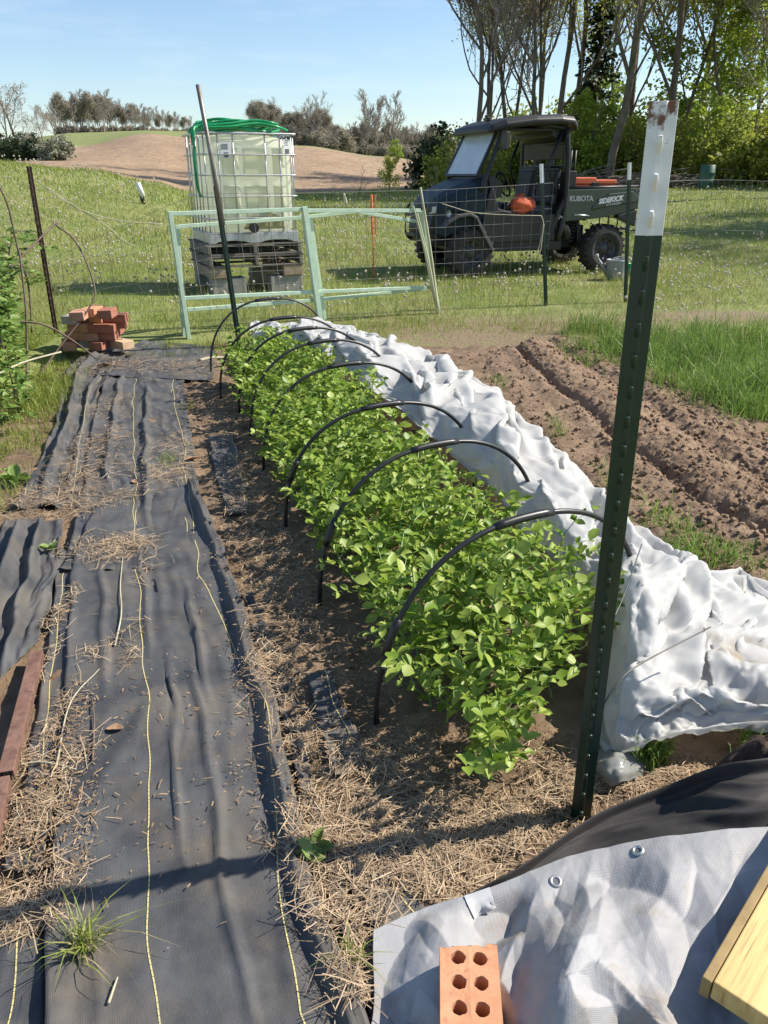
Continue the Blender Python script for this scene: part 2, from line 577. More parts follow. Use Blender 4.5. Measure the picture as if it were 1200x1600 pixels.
# ------------------------------------------------------------------ terrain
YS = np.array([0, 12, 18, 25, 35, 50, 90, 140, 220, 420, 900.])
US = np.array([-.60, -.4575, -.358, -.275, -.236, -.1525, -.1, 0, .07, .15, .30, .46, .7])
HS = np.array([
    [0, .15, .95, 1.80, 1.60, 2.0, 2.7, 5.0, 8.0, 10, 14],
    [0, .15, .90, 1.73, 1.55, 1.95, 2.6, 5.3, 9.0, 11, 14],
    [0, .12, .75, 1.47, 1.45, 1.98, 3.8, 7.4, 10.6, 12, 14],
    [0, .08, .55, 1.12, 1.12, 1.75, 5.15, 7.7, 11.0, 12, 14],
    [0, .05, .40, .83, .95, 1.52, 4.9, 7.6, 11.0, 12, 14],
    [0, .03, .28, .55, .62, 1.0, 4.45, 6.5, 9.0, 11, 14],
    [0, .02, .16, .34, .40, .50, 4.05, 5.2, 6.5, 9, 14],
    [0, .02, .14, .30, .36, .45, 3.05, 3.3, 4.0, 6, 12],
    [0, .02, .14, .30, .40, .52, 2.2, 2.4, 3.0, 5, 10],
    [0, .02, .14, .30, .50, .95, 1.5, 2.0, 3.0, 5, 10],
    [0, .02, .15, .36, .78, 1.2, 1.5, 2.0, 3.0, 5, 10],
    [0, .02, .18, .46, .90, 1.3, 1.5, 2.0, 3.0, 5, 10],
    [0, .02, .20, .50, .95, 1.3, 1.5, 2.0, 3.0, 5, 10.]])


def _tz(u, Y):
    fi = np.interp(u, US, np.arange(len(US)))
    fj = np.interp(Y, YS, np.arange(len(YS)))
    i = np.clip(np.floor(fi).astype(int), 0, len(US) - 2)
    j = np.clip(np.floor(fj).astype(int), 0, len(YS) - 2)
    a, b = fi - i, fj - j
    a = a * a * (3 - 2 * a)
    return (HS[i, j] * (1 - a) + HS[i + 1, j] * a) * (1 - b) + (HS[i, j + 1] * (1 - a) + HS[i + 1, j + 1] * a) * b


def tz(X, Y):
    X, Y = np.asarray(X, float), np.asarray(Y, float)
    u = X / np.maximum(Y, 4)
    z = 0
    for q in (.9, .95, 1.0, 1.05, 1.1):
        z = z + _tz(u, Y * q) / 5
    return z + 0.05 * pn(X * .35, Y * .35, 5) * sstep(9, 16, Y)


def hit(px, py):
    """where the pixel's ray meets the terrain"""
    dx = (px - 600) / FPX
    V = (800 - py) / FPX
    t = np.geomspace(0.8, 600, 4000)
    X, Y, Z = dx * t, (CC + V * CS) * t, CAMH + (-CS + V * CC) * t
    k = np.nonzero(Z <= tz(X, Y))[0]
    k = k[0] if len(k) else -1
    return np.array([X[k], Y[k], float(tz(X[k], Y[k]))])


def base(px, Y):
    """terrain point in photo column px at distance Y"""
    X = (px - 600) / FPX * (Y * CC + 0.4)
    for _ in range(3):
        z = float(tz(X, Y))
        X = (px - 600) / FPX * (Y * CC - (z - CAMH) * CS)
    return np.array([X, Y, float(tz(X, Y))])


def grid_faces(n, m):
    i = np.arange(n - 1)[:, None] * m
    j = np.arange(m - 1)[None, :]
    return np.stack([i + j, i + j + 1, i + m + j + 1, i + m + j], -1).reshape(-1, 4)


GX0, GX1, GY0, GY1 = -2.75, 2.6, 0.1, 7.0        # the garden soil sheet
Yr = np.concatenate([np.linspace(-6, 8, 57), np.geomspace(8.15, 110, 200), np.geomspace(113, 900, 50)])
Ur = np.linspace(-1.15, 1.15, 380)
GYY, GUU = np.meshgrid(Yr, Ur, indexing='ij')
GXX = GUU * (np.maximum(GYY, 0) + 7)
GZZ = tz(GXX, GYY)
inside = sstep(GX0, GX0 + .3, GXX) * (1 - sstep(GX1 - .3, GX1, GXX)) * (1 - sstep(GY1 - .4, GY1, GYY)) * sstep(-2, -1, GYY)
GZZ = GZZ - 0.07 * inside - 0.002
gv = np.stack([GXX, GYY, GZZ], -1).reshape(-1, 3)
gf = grid_faces(*GXX.shape)
fc = gv[gf].mean(1)
fu = fc[:, 0] / np.maximum(fc[:, 1], 1)
yedge = np.interp(fu, [-.46, -.236, -.15, -.1, 0, .07, .1], [26.5, 26, 32, 40, 46, 48, 52]) + 1.2 * pn(fc[:, 0] * .3, fc[:, 1] * .1, 3)
isfield = (fc[:, 1] > yedge) & (fc[:, 1] < 92 + 2 * pn(fc[:, 0] * .1, 0, 9)) & (fu < .088) & (fu > -.44)


def sub(name, m, keep, **k):
    f = gf[keep]
    idx, inv = np.unique(f, return_inverse=True)
    o = build(name, gv[idx], [inv.reshape(-1, 4)], m, smooth=True)
    o['kind'] = 'structure'
    return o, gv[idx]


go, gvv = sub('ground', M['lawn'], ~isfield)
# bare, trodden earth round the garden
bare = np.exp(-((gvv[:, 0] - 1.2) / 2.4) ** 2 - ((gvv[:, 1] - 7.2) / 1.1) ** 2) * .9 + np.exp(-((gvv[:, 0] - 3.6) / .9) ** 2 - ((gvv[:, 1] - 8.0) / .45) ** 2) * .8
attr(go, 'bare', bare)
sub('ploughed_field', M['field'], isfield)


def bedx(y, t):
    """pea bed: x at distance y; t=0 the left edge, 1 the right"""
    return 0.125 + 0.66 * t - 0.315 * (y - 1.64)


def soilz(X, Y):
    z = 0.014 * fbm(X * 3, Y * 3, 4, 21) + 0.011 * fbm(X * 12, Y * 12, 4, 31, .65)
    t = (X - bedx(Y, 0)) / 0.66
    z = z + 0.03 * np.exp(-((t - .5) / .5) ** 2) * sstep(1.3, 1.7, Y)
    return z


gx = np.arange(GX0, GX1, 0.022)
gy = np.arange(GY0, GY1, 0.022)
SY, SX = np.meshgrid(gy, gx, indexing='ij')
SZ = soilz(SX, SY)
rim = sstep(GX0, GX0 + .35, SX) * (1 - sstep(GX1 - .35, GX1, SX)) * (1 - sstep(GY1 - .5, GY1 - .05, SY)) * sstep(GY0, GY0 + .2, SY)
SZ = SZ * rim - 0.1 * (1 - rim)
o = build('garden_soil', np.stack([SX, SY, SZ], -1).reshape(-1, 3), [grid_faces(*SX.shape)], M['soil'], smooth=True)
o['kind'] = 'structure'


# ---- rail patches: rails of photo pixels with heights -> a lofted sheet
def resample(P, n, smooth=True):
    P = np.asarray(P, float)
    k = len(P)
    s = np.linspace(0, k - 1, n)
    if not smooth or k < 3:
        return np.stack([np.interp(s, np.arange(k), P[:, q]) for q in range(P.shape[1])], -1)
    E = np.concatenate([[2 * P[0] - P[1]], P, [2 * P[-1] - P[-2]]])
    i = np.clip(np.floor(s).astype(int), 0, k - 2)
    t = (s - i)[:, None]
    p0, p1, p2, p3 = E[i], E[i + 1], E[i + 2], E[i + 3]
    return .5 * (2 * p1 + (p2 - p0) * t + (2 * p0 - 5 * p1 + 4 * p2 - p3) * t * t + (3 * p1 - p0 - 3 * p2 + p3) * t ** 3)


def patch(rails, ns, nt):
    """rails: k polylines (same station count) of (px,py,z). returns (ns,nt,3) points and metric s,t"""
    W = []
    for r in rails:
        W.append(resample(np.array([gp(*q) for q in r]), ns))
    W = np.array(W)                      # k, ns, 3
    P = np.empty((ns, nt, 3))
    for i in range(ns):
        P[i] = resample(W[:, i], nt)
    ds = np.zeros((ns, nt))
    ds[1:] = np.cumsum(np.linalg.norm(np.diff(P, axis=0), axis=2), 0)
    dt = np.zeros((ns, nt))
    dt[:, 1:] = np.cumsum(np.linalg.norm(np.diff(P, axis=1), axis=2), 1)
    S = np.repeat(ds.mean(1)[:, None], nt, 1)
    T = np.repeat(dt.mean(0)[None], ns, 0)
    return P, S, T


def upsample(P, n, m):
    Q = np.stack([resample(P[:, j], n) for j in range(P.shape[1])], 1)
    return np.stack([resample(Q[i], m) for i in range(n)], 0)


def crumple(P, exs, ext, it=160, bend=.25, drop=.05, seed=0, noise=.01, nf=9.0, pin=5, g=.0006, up=0.0):
    """let a sheet with more cloth than room buckle over its support (position based dynamics)"""
    P = np.array(P, float)
    n, m = P.shape[:2]
    ti = np.clip(np.minimum(np.arange(n), n - 1 - np.arange(n)) / pin, 0, 1)[:, None]
    tj = np.clip(np.minimum(np.arange(m), m - 1 - np.arange(m)) / pin, 0, 1)[None]
    tp = ti * tj
    ls = np.linalg.norm(np.diff(P, axis=0), axis=2) * (1 + (exs - 1) * tp[1:])
    lt = np.linalg.norm(np.diff(P, axis=1), axis=2) * (1 + (ext - 1) * tp[:, 1:])
    lsm, ltm = np.broadcast_to(ls, (n - 1, m)), np.broadcast_to(lt, (n, m - 1))
    dg = np.sqrt(lsm[:, :-1] ** 2 + ltm[:-1] ** 2)
    cons = [((1, 0), ls, .5), ((0, 1), lt, .5), ((1, 1), dg, .35), ((1, -1), dg, .35),
            ((2, 0), (ls[1:] + ls[:-1]), bend), ((0, 2), (lt[:, 1:] + lt[:, :-1]), bend)]
    q = P[..., 0] * nf, P[..., 1] * nf
    X = P.copy()
    X[..., 2] += noise * fbm(q[0], q[1], 3, seed)
    X[..., 0] += noise * .5 * fbm(q[0], q[1], 2, seed + 50)
    X[..., 1] += noise * .5 * fbm(q[0], q[1], 2, seed + 90)
    floor = np.maximum(P[..., 2] - drop, .004)
    ii, jj = np.meshgrid(np.arange(n), np.arange(m), indexing='ij')
    de = np.minimum(np.minimum(ii, n - 1 - ii), np.minimum(jj, m - 1 - jj))
    pw = np.where(de == 0, .35, np.where(de == 1, .1, 0.0))[..., None] * np.array([1, 1, .5])
    soft = .004
    prev = X.copy()
    for k in range(it):
        v = np.clip((X - prev) * .9, -.006, .006)
        prev = X.copy()
        X = X + v
        X[..., 2] -= g
        for (a, b), L0, w_ in cons:
            if b >= 0:
                A, B = X[a:, b:], X[:n - a, :m - b]
            else:
                A, B = X[a:, :m + b], X[:n - a, -b:]
            d = A - B
            l = np.linalg.norm(d, axis=2) + 1e-9
            e = (l - L0) / l
            if a == 2 or b == 2:
                e = np.minimum(e, 0)
            c = d * (e * w_ * .5)[..., None]
            A -= c
            B += c
        X += (P - X) * np.maximum(pw, soft * np.array([1, 1, .25]))
        X[..., 2] = np.maximum(X[..., 2], floor)
    return X


def sheet(name, P, m, S, T, smooth=True, thick=0.0, parent=None):
    n, q = P.shape[:2]
    o = build(name, P.reshape(-1, 3), [grid_faces(n, q)], m, parent, smooth, uv=np.stack([T, S], -1).reshape(-1, 2))
    if thick:
        s = o.modifiers.new('thickness', 'SOLIDIFY')
        s.thickness = thick
        s.offset = 0
    return o


# ---- tilled soil with furrows
P, S, T = patch([[(742, 548, 0), (800, 640, 0), (900, 745, 0), (1000, 840, 0), (1120, 905, 0), (1330, 1010, 0)],
                 [(900, 520, 0), (1000, 560, 0), (1100, 615, 0), (1210, 680, 0), (1330, 740, 0), (1520, 830, 0)]], 330, 150)
tt = np.linspace(0, 1, 150)[None]
ss = np.linspace(0, 1, 330)[:, None]
wob = 0.03 * pn(S * 1.7, T * 1.2, 44)
fur = 0
for c, d, wd in ((.30, .06, .030), (.43, -.03, .06), (.62, .045, .05), (.17, .018, .05), (.8, .03, .06)):
    fur = fur - d * np.exp(-((tt + wob - c) / wd) ** 2)
rough = .45 + .55 * sstep(.18, .4, tt + wob)
z = .045 * sstep(0, .25, tt) * (1 - sstep(.8, 1, tt)) + fur * .9 + rough * (.014 * np.maximum(fbm(P[..., 0] * 20, P[..., 1] * 20, 4, 51, .65), -.4) + .010 * np.maximum(0, crease(P[..., 0] * 30, P[..., 1] * 30, 2, 77)))
edge = np.minimum(np.minimum(sstep(0, .06, tt), 1 - sstep(.95, 1, tt)), np.minimum(sstep(0, .04, ss), 1))
P[..., 2] = z * edge - .02 * (1 - edge) + .008
o = sheet('tilled_soil', P, M['tilled'], S, T)
o['kind'] = 'structure'
# loose clods
V, F = [], []
for i in range(5200):
    a, b = rnd.randrange(5, 325), rnd.randrange(4, 145)
    r_ = .003 + .017 * rnd.random() ** 5
    c = P[a, b]
    q = Vector(RG.normal(size=3).tolist())
    oc = np.array([(1, 0, 0), (-1, 0, 0), (0, 1, 0), (0, -1, 0), (0, 0, 1), (0, 0, -1)], float) * r_ * RG.uniform(.7, 1.3, (6, 1))
    oc = oc @ np.array(Euler((q.x, q.y, q.z)).to_matrix()).T
    n = len(V) * 6
    V.append(oc + c + (0, 0, r_ * .4))
    F.append(np.array([(0, 2, 4), (2, 1, 4), (1, 3, 4), (3, 0, 4), (2, 0, 5), (1, 2, 5), (3, 1, 5), (0, 3, 5)]) + n)
o = build('soil_clods', np.concatenate(V), [np.concatenate(F)], M['tilled'], smooth=True)
tag(o, 'loose crumbs of brown earth on the tilled furrows', 'soil', kind='stuff')

# ------------------------------------------------------------------ woven ground fabric
FAB_SURF = []


def fabric(name, label, L, Rr, lines=(), zb=.018, amp=.01, seed=0, hem=0, mid=None, ns=None, folds=()):
    rails = [L] + (mid or []) + [Rr]
    a = np.array([gp(*q) for q in [(*p, 0) if len(p) == 2 else p for p in L]])
    length = np.linalg.norm(np.diff(a, axis=0), axis=1).sum()
    rails = [[(*p, 0) if len(p) == 2 else p for p in r] for r in rails]
    ns = ns or max(30, int(length / .012))
    wid = np.mean([np.linalg.norm(gp(*p)[:2] - gp(*q)[:2]) for p, q in zip(rails[0], rails[-1])])
    nt = max(12, int(wid / .009))
    P, S, T = patch(rails, ns, nt)
    t = np.linspace(0, 1, nt)[None]
    X, Y = P[..., 0].copy(), P[..., 1].copy()
    W = T[0, -1]
    # long soft wrinkles that run with the cloth, sharper here and there
    u = T + .05 * pn(S * 2.1, T * 3, seed + 3)
    z = amp * .9 * np.maximum(0, crease(u * 7, S * 1.1, 2, seed + 1) - .1) + amp * .7 * fbm(T * 5, S * 2.2, 3, seed + 2)
    z = z + amp * 1.0 * np.maximum(0, crease(T * 3, S * 2.6, 2, seed + 8) - .35)
    z = z + .0012 * fbm(X * 40, Y * 40, 2, seed + 5)
    for f0, wdt, hgt, s0, s1 in folds:
        c = f0 + .03 * pn(S * 2.5, 0 * S + f0 * 9, seed + 4)
        z = z + hgt * np.exp(-((t - c) / wdt) ** 2) * sstep(s0, s0 + .12, S / S[-1, 0]) * (1 - sstep(s1 - .12, s1, S / S[-1, 0]))
    # lifted, slightly curled edges
    e = np.minimum(T, W - T)
    z = z + .012 * np.exp(-(e / .025) ** 2) * np.maximum(0, pn(S * 3, T * 0 + (T > W / 2) * 9, seed + 6) + .25)
    ex = .012 * pn(S * 5, T * 0 + (T > W / 2) * 5.5, seed + 7)
    P[..., 0] += ex
    if hem:
        z = z + hem * np.exp(-((t - .945) / .022) ** 2) * (.6 + .6 * sstep(-.3, .4, pn(S * 1.4, S * 0 + 4, seed))) + hem * .6 * np.exp(-((t - .99) / .012) ** 2)
    P[..., 2] = zb + np.maximum(z, -.008)
    o = sheet(name, P, M['fabric'], S, T, thick=.0016)
    tag(o, label, 'ground cloth')
    FAB_SURF.append(P.reshape(-1, 3))
    for ln in lines:
        # a line is (t at station 0, ... ) along the sheet
        tl = np.interp(np.linspace(0, 1, ns), np.linspace(0, 1, len(ln)), ln)
        mb = MB()
        k = 0
        fi = tl * (nt - 1)
        i0 = np.clip(np.floor(fi).astype(int), 0, nt - 2)
        fr = (fi - i0)[:, None]
        Q = P[np.arange(ns), i0] * (1 - fr) + P[np.arange(ns), i0 + 1] * fr
        Qd = np.concatenate([[0], np.cumsum(np.linalg.norm(np.diff(Q, axis=0), axis=1))])
        st = np.arange(0, Qd[-1], .0125)
        for s_ in st:
            p = np.array([np.interp([s_, s_ + .0114], Qd, Q[:, c]) for c in range(3)]).T
            p[:, 2] += .0022
            d = p[1] - p[0]
            sd_ = np.array([-d[1], d[0], 0])
            sd_ = sd_ / (np.linalg.norm(sd_) + 1e-9) * .0014
            mb.add([p[0] - sd_, p[0] + sd_, p[1] + sd_, p[1] - sd_], [(0, 1, 2, 3)])
        mb.obj('marker_thread', M['thread'], o)
    # own base point: recentre, the children keep their world place
    b = o.data
    loc = P.reshape(-1, 3).mean(0)
    loc[2] = P[..., 2].min()
    for q in [o] + list(o.children):
        v = np.empty(len(q.data.vertices) * 3, np.float32)
        q.data.vertices.foreach_get('co', v)
        q.data.vertices.foreach_set('co', (v.reshape(-1, 3) - loc.astype(np.float32)).ravel())
        q.data.update()
    o.location = loc.tolist()
    return o


fabric('ground_cloth', 'black woven ground cloth down the middle of the path, longest sheet',
       [(55, 1760), (75, 1600), (84, 1400), (97, 1200), (106, 1050), (112, 940), (120, 870), (150, 800)],
       [(620, 1760), (565, 1600), (492, 1400), (440, 1150), (392, 1000), (362, 900), (335, 830), (305, 762)],
       lines=[(.365, .355, .365, .392, .40, .41, .41, .37), (.845, .80, .87, .955, .88, .80, .85, .93)], zb=.024, amp=.009, seed=1, hem=.048,
       folds=((.52, .012, .016, .15, .55), (.66, .02, .014, .0, .5), (.70, .012, .02, .35, .7), (.44, .014, .016, .45, .9), (.2, .02, .014, .4, .8)))
fabric('ground_cloth', 'faded ground cloth on the upper path, crossed by two pale threads',
       [(95, 900), (128, 790), (142, 690), (158, 620), (178, 562)], [(345, 900), (312, 790), (302, 700), (290, 630), (285, 570)],
       lines=[(.49, .47, .43, .40, .36), (.80, .88, .92, .86, .86)], zb=.018, amp=.016, seed=20, folds=((.55, .03, .03, .1, .8), (.2, .03, .03, .2, .9)))
fabric('ground_cloth', 'wrinkled ground cloth at the grassy left edge beside the bramble',
       [(20, 800), (62, 725), (88, 665), (98, 610), (112, 572), (150, 545)], [(128, 800), (138, 720), (148, 660), (160, 610), (185, 575), (225, 548)],
       lines=[(.85, .8, .75, .8, .85, .8)], zb=.016, amp=.026, seed=40, folds=((.35, .08, .05, 0, 1), (.75, .05, .03, 0, .8)))
fabric('ground_cloth', 'rumpled ground cloth beside the rusty channel, heavy vertical folds',
       [(-120, 1200), (-80, 1050), (-20, 900), (10, 815)], [(60, 1010), (85, 930), (96, 870), (98, 815)], zb=.014, amp=.03, seed=60,
       folds=((.3, .08, .05, 0, 1), (.65, .07, .05, 0, 1)))
fabric('ground_cloth', 'narrow ground cloth strip with one yellow thread between channel and main sheet',
       [(10, 1370), (42, 1210), (68, 1070), (84, 960), (92, 860)], [(68, 1370), (92, 1190), (106, 1050), (112, 940), (118, 870)],
       lines=[(.6, .5, .35, .4, .5)], zb=.012, amp=.012, seed=80)
fabric('ground_cloth', 'ground cloth piece in the bottom left corner below the straw',
       [(-120, 1750), (-70, 1600), (-45, 1480)], [(60, 1750), (72, 1600), (70, 1475)], lines=[(.55, .62, .68)], zb=.012, amp=.008, seed=90)
fabric('ground_cloth', 'straw-strewn ground cloth at the far end of the path by the bricks',
       [(150, 592), (175, 565), (200, 548), (225, 535)], [(335, 600), (335, 575), (335, 556), (330, 545)], zb=.022, amp=.012, seed=100)
fabric('ground_cloth', 'short ground cloth scrap with cracked folds beside the far pea plants',
       [(358, 812), (342, 760), (332, 720), (326, 686)], [(392, 806), (384, 760), (376, 720), (366, 684)], lines=[(.9, .9, .9, .9)], zb=.012, amp=.012, seed=110)
fabric('ground_cloth', 'half buried ground cloth strip beside the nearest hoop foot',
       [(525, 1220), (505, 1160), (488, 1100), (478, 1060)], [(575, 1205), (556, 1150), (532, 1095), (516, 1052)], lines=[(.72, .75, .72, .7)], zb=.012, amp=.007, seed=120)
fabric('ground_cloth', 'dark ground cloth scrap emerging from straw at the silver tarp',
       [(600, 1475), (560, 1410), (545, 1375), (548, 1340)], [(672, 1440), (640, 1395), (625, 1360), (615, 1335)], lines=[(.75, .75, .8, .85)], zb=.012, amp=.007, seed=130)
fabric('ground_cloth', 'grey muddy ground cloth edge lying along the right hem of the main sheet',
       [(590, 1620), (520, 1420), (475, 1260), (440, 1120), (405, 1010), (375, 930)], [(625, 1640), (548, 1440), (506, 1270), (466, 1120), (428, 1010), (398, 930)], zb=.006, amp=.010, seed=140)

# height map of the near ground (soil + cloth), for things strewn on it
HB = .02
HX0, HY0, HNX, HNY = -3.2, 0.0, 320, 380
HM = np.full((HNX, HNY), -.05)
jj, ii = np.meshgrid(np.arange(HNY), np.arange(HNX))
HM = np.maximum(HM, soilz(HX0 + (ii + .5) * HB, HY0 + (jj + .5) * HB))
fp = np.concatenate(FAB_SURF)
a_, b_ = ((fp[:, 0] - HX0) / HB).astype(int), ((fp[:, 1] - HY0) / HB).astype(int)
ok = (a_ >= 0) & (a_ < HNX) & (b_ >= 0) & (b_ < HNY)
np.maximum.at(HM, (a_[ok], b_[ok]), fp[ok, 2] + .001)


def hz(X, Y):
    a = np.clip(((np.asarray(X) - HX0) / HB).astype(int), 0, HNX - 1)
    b = np.clip(((np.asarray(Y) - HY0) / HB).astype(int), 0, HNY - 1)
    return HM[a, b]


# ------------------------------------------------------------------ white row cover, pushed off the hoops
C = [  # plant side, ridge, outer shoulder, outer ground edge
    [(386, 548, .05), (392, 520, .24), (400, 514, .20), (405, 522, .02)],
    [(420, 550, .22), (420, 515, .28), (430, 508, .22), (438, 520, .0)],
    [(447, 548, .26), (452, 520, .33), (462, 515, .25), (470, 522, .0)],
    [(478, 545, .28), (480, 503, .42), (505, 505, .3), (528, 515, .0)],
    [(515, 565, .26), (525, 522, .38), (555, 520, .28), (580, 530, .0)],
    [(560, 595, .25), (590, 562, .36), (625, 547, .25), (652, 556, .0)],
    [(618, 642, .25), (660, 595, .36), (695, 566, .24), (722, 585, .0)],
    [(685, 695, .22), (725, 640, .36), (768, 628, .26), (800, 655, .0)],
    [(742, 752, .18), (790, 690, .35), (826, 680, .26), (850, 705, .0)],
    [(830, 850, .12), (858, 770, .30), (905, 750, .22), (935, 780, .0)],
    [(878, 908, .08), (908, 835, .26), (955, 800, .19), (985, 830, .0)],
    [(922, 950, .04), (948, 875, .25), (1000, 848, .22), (1040, 880, .0)],
    [(934, 1040, .02), (985, 920, .32), (1070, 888, .22), (1110, 905, .03)],
    [(938, 1130, .01), (1000, 1015, .24), (1110, 950, .18), (1180, 905, .05)],
    [(948, 1178, .03), (1020, 1090, .2), (1150, 1010, .16), (1290, 950, .05)],
    [(1050, 1150, .11), (1080, 1090, .17), (1190, 1060, .16), (1370, 1020, .08)],
    [(1140, 1142, .11), (1165, 1105, .15), (1240, 1085, .15), (1420, 1080, .06)],
    [(1260, 1138, .10), (1280, 1115, .13), (1320, 1105, .12), (1450, 1130, .02)]]
rails = [[c[k] for c in C] for k in range(4)]
P, S, T = patch(rails, 330, 60)
Wt = np.clip(np.sin(np.pi * T / T[0, -1]), 0, 1) ** .6
c1 = crease(S * 1.5 + T * 1.8, T * 1.9 - S * .6, 1, 5)
c2 = crease(S * 2.7 - T * 2.2, T * 1.7 + S * 1.0, 1, 45)
P[..., 2] += .02 + Wt * (.060 * (c1 - .1) + .05 * c2 + .028 * facet(S * 4.5 + T * 2, T * 4 - S, 15, .2))
P[..., 0] += .03 * fbm(S * 2.2, T * 3, 2, 61) + .014 * facet(S * 5, T * 5, 62, .2)
P[..., 1] += .03 * fbm(S * 2.2, T * 3, 2, 81) + .014 * facet(S * 5 + 9, T * 5, 82, .2)
P[..., 2] = np.maximum(P[..., 2], .012)
P = crumple(P, 1.02, 1.05, 60, .05, .03, 13, .004, 22, 6)
P = upsample(P, 660, 117)
S, T = np.meshgrid(np.linspace(0, S[-1, 0], 660), np.linspace(0, T[0, -1], 117), indexing='ij')
eg = np.minimum(np.minimum(T, T[0, -1] - T), S + .02)
fd = sstep(0, .06, eg)
P[..., 2] += (.016 * facet(S * 7 + T * 4, T * 6 - S * 2, 18, .2) * fd + .009 * facet(S * 13 - T * 8, T * 13, 21, .25) + .0045 * facet(S * 36 + T * 11, T * 28, 19, .4)) * (.35 + .65 * fd)
P[..., 0] += .009 * facet(S * 9, T * 8 + S * 3, 71, .3) * fd
P[..., 1] += .009 * facet(S * 9 + 5, T * 8 + S * 3, 91, .3) * fd
o = sheet('row_cover', P, M['cover'], S, T, thick=.0012)
st = np.exp(-((P[..., 0] - 1.02) / .22) ** 2 - ((P[..., 1] - 1.78) / .16) ** 2) * .75 + np.exp(-((P[..., 0] + .9) / .2) ** 2 - ((P[..., 1] - 5.7) / .3) ** 2) * .5
attr(o, 'stain', np.repeat(st.ravel(), 1))
single(o, 'white crumpled row cover pushed off the hoops along the pea bed', 'row cover')

# second, dirtier fold spread on the grass to the right
P, S, T = patch([[(1075, 905, .05), (1120, 985, .1), (1160, 1060, .12), (1195, 1110, .08)],
                 [(1110, 900, .12), (1170, 960, .16), (1230, 1030, .17), (1270, 1095, .1)],
                 [(1155, 893, .05), (1205, 940, .04), (1290, 1000, .03), (1400, 1080, .03)]], 110, 70)
P = crumple(P[::3, ::3] + (0, 0, .03), 1.12, 1.14, 120, .12, .05, 23, .02, 12, 3)
P = crumple(upsample(P, 110, 70), 1.04, 1.05, 70, .1, .03, 33, .005, 30, 5)
o = sheet('plastic_sheet', P, M['cover'], S, T, thick=.001)
attr(o, 'stain', (.15 + .6 * sstep(.45, .9, S / S[-1, 0])).ravel())
single(o, 'muddy cream plastic sheet crumpled beside the white row cover at the right', 'plastic sheet')

# wad of clear plastic at the foot of the tall post
P, S, T = patch([[(932, 1215, .0), (930, 1190, .03), (940, 1165, .02)], [(965, 1222, .05), (965, 1188, .1), (975, 1160, .06)], [(1010, 1215, .0), (1012, 1190, .03), (1005, 1165, .02)]], 40, 40)
P[..., 2] *= .6
P[..., 2] += .014 * facet(P[..., 0] * 30, P[..., 1] * 30, 4) * np.sin(np.linspace(0, math.pi, 40))[None] + .012
o = sheet('plastic_film', P, M['clear'], S, T, thick=.0006)
single(o, 'crumpled wad of clear plastic on the ground behind the tall post', 'plastic film')

# ------------------------------------------------------------------ tarps at the lower right
P, S, T = patch([[(600, 1520, .0), (700, 1415, .02), (820, 1345, .05), (930, 1270, .08), (1040, 1225, .12), (1130, 1190, .2), (1215, 1178, .22), (1400, 1150, .2)],
                 [(660, 1530, .0), (760, 1440, .01), (880, 1362, .055), (990, 1310, .09), (1090, 1280, .14), (1170, 1265, .18), (1260, 1250, .2), (1430, 1230, .2)],
                 [(700, 1600, .03), (800, 1500, .05), (930, 1440, .08), (1050, 1400, .1), (1130, 1380, .13), (1220, 1360, .14), (1300, 1330, .15), (1450, 1300, .15)]], 150, 70)
P = crumple(P[::2, ::2], 1.02, 1.05, 110, .4, .03, 9, .01, 8, 3)
P = upsample(P, 150, 70)
P[..., 2] += .006 * facet(S * 9 + T * 8, T * 22 - S * 4, 18, .3) * sstep(0, .04, T) + .014 * crease(S * 2 + T * 6, T * 13 - S * 3, 2, 27) * sstep(0, .05, T) - .2 * sstep(.12, .26, T)
o = sheet('black_tarp', P, M['blackcloth'], S, T, thick=.0015)
single(o, 'black cloth tarp half hidden under the silver one', 'tarp')

SIL = [[(560, 1720, .0), (580, 1600, .02), (583, 1462, .02)],
       [(650, 1720, .03), (650, 1590, .05), (655, 1422, .03)],
       [(735, 1720, .04), (735, 1600, .06), (735, 1398, .05)],
       [(800, 1720, .06), (800, 1570, .10), (830, 1366, .07)],
       [(880, 1720, .10), (880, 1560, .16), (905, 1338, .09)],
       [(980, 1720, .07), (960, 1545, .12), (990, 1318, .12)],
       [(1080, 1720, .12), (1060, 1540, .17), (1090, 1308, .15)],
       [(1180, 1720, .14), (1160, 1520, .19), (1200, 1298, .16)],
       [(1300, 1740, .15), (1300, 1520, .19), (1330, 1290, .15)],
       [(1500, 1740, .15), (1480, 1520, .17), (1500, 1285, .13)]]
P, S, T = patch([[s[k] for s in SIL] for k in range(3)], 120, 76)
ss, tt = S / S[-1, 0], T / T[0, -1]
cen = sstep(.05, .25, ss) * (1 - sstep(.82, .97, tt)) * (1 - sstep(.75, .95, ss) * .5)
P[..., 2] += cen * .095 * facet(S * 4.0 + T * 2, T * 3.6 - S * 1.3, 301, .1)
P = upsample(P, 420, 270)
S, T = np.meshgrid(np.linspace(0, S[-1, 0], 420), np.linspace(0, T[0, -1], 270), indexing='ij')
ss, tt = S / S[-1, 0], T / T[0, -1]
cen = sstep(.02, .14, ss) * (1 - sstep(.86, .98, tt)) * (1 - sstep(.72, .92, ss) * .4)
P[..., 2] += cen * (.034 * facet(S * 8 + T * 3, T * 7 - S * 2, 311, .15) + .015 * facet(S * 17, T * 15, 315, .2)) + .008 * facet(S * 9 + T * 4, T * 7, 320, .2) + .0022 * facet(S * 24, T * 21, 322, .2) + .0008 * facet(S * 55, T * 50, 325, .2)
P[..., 2] = np.maximum(P[..., 2], .03) + .004
P[..., 0] += .006 * pn(S * 5, T * 5, 3)
P[..., 1] += .006 * pn(S * 5, T * 5, 6)
SILP = P.copy()
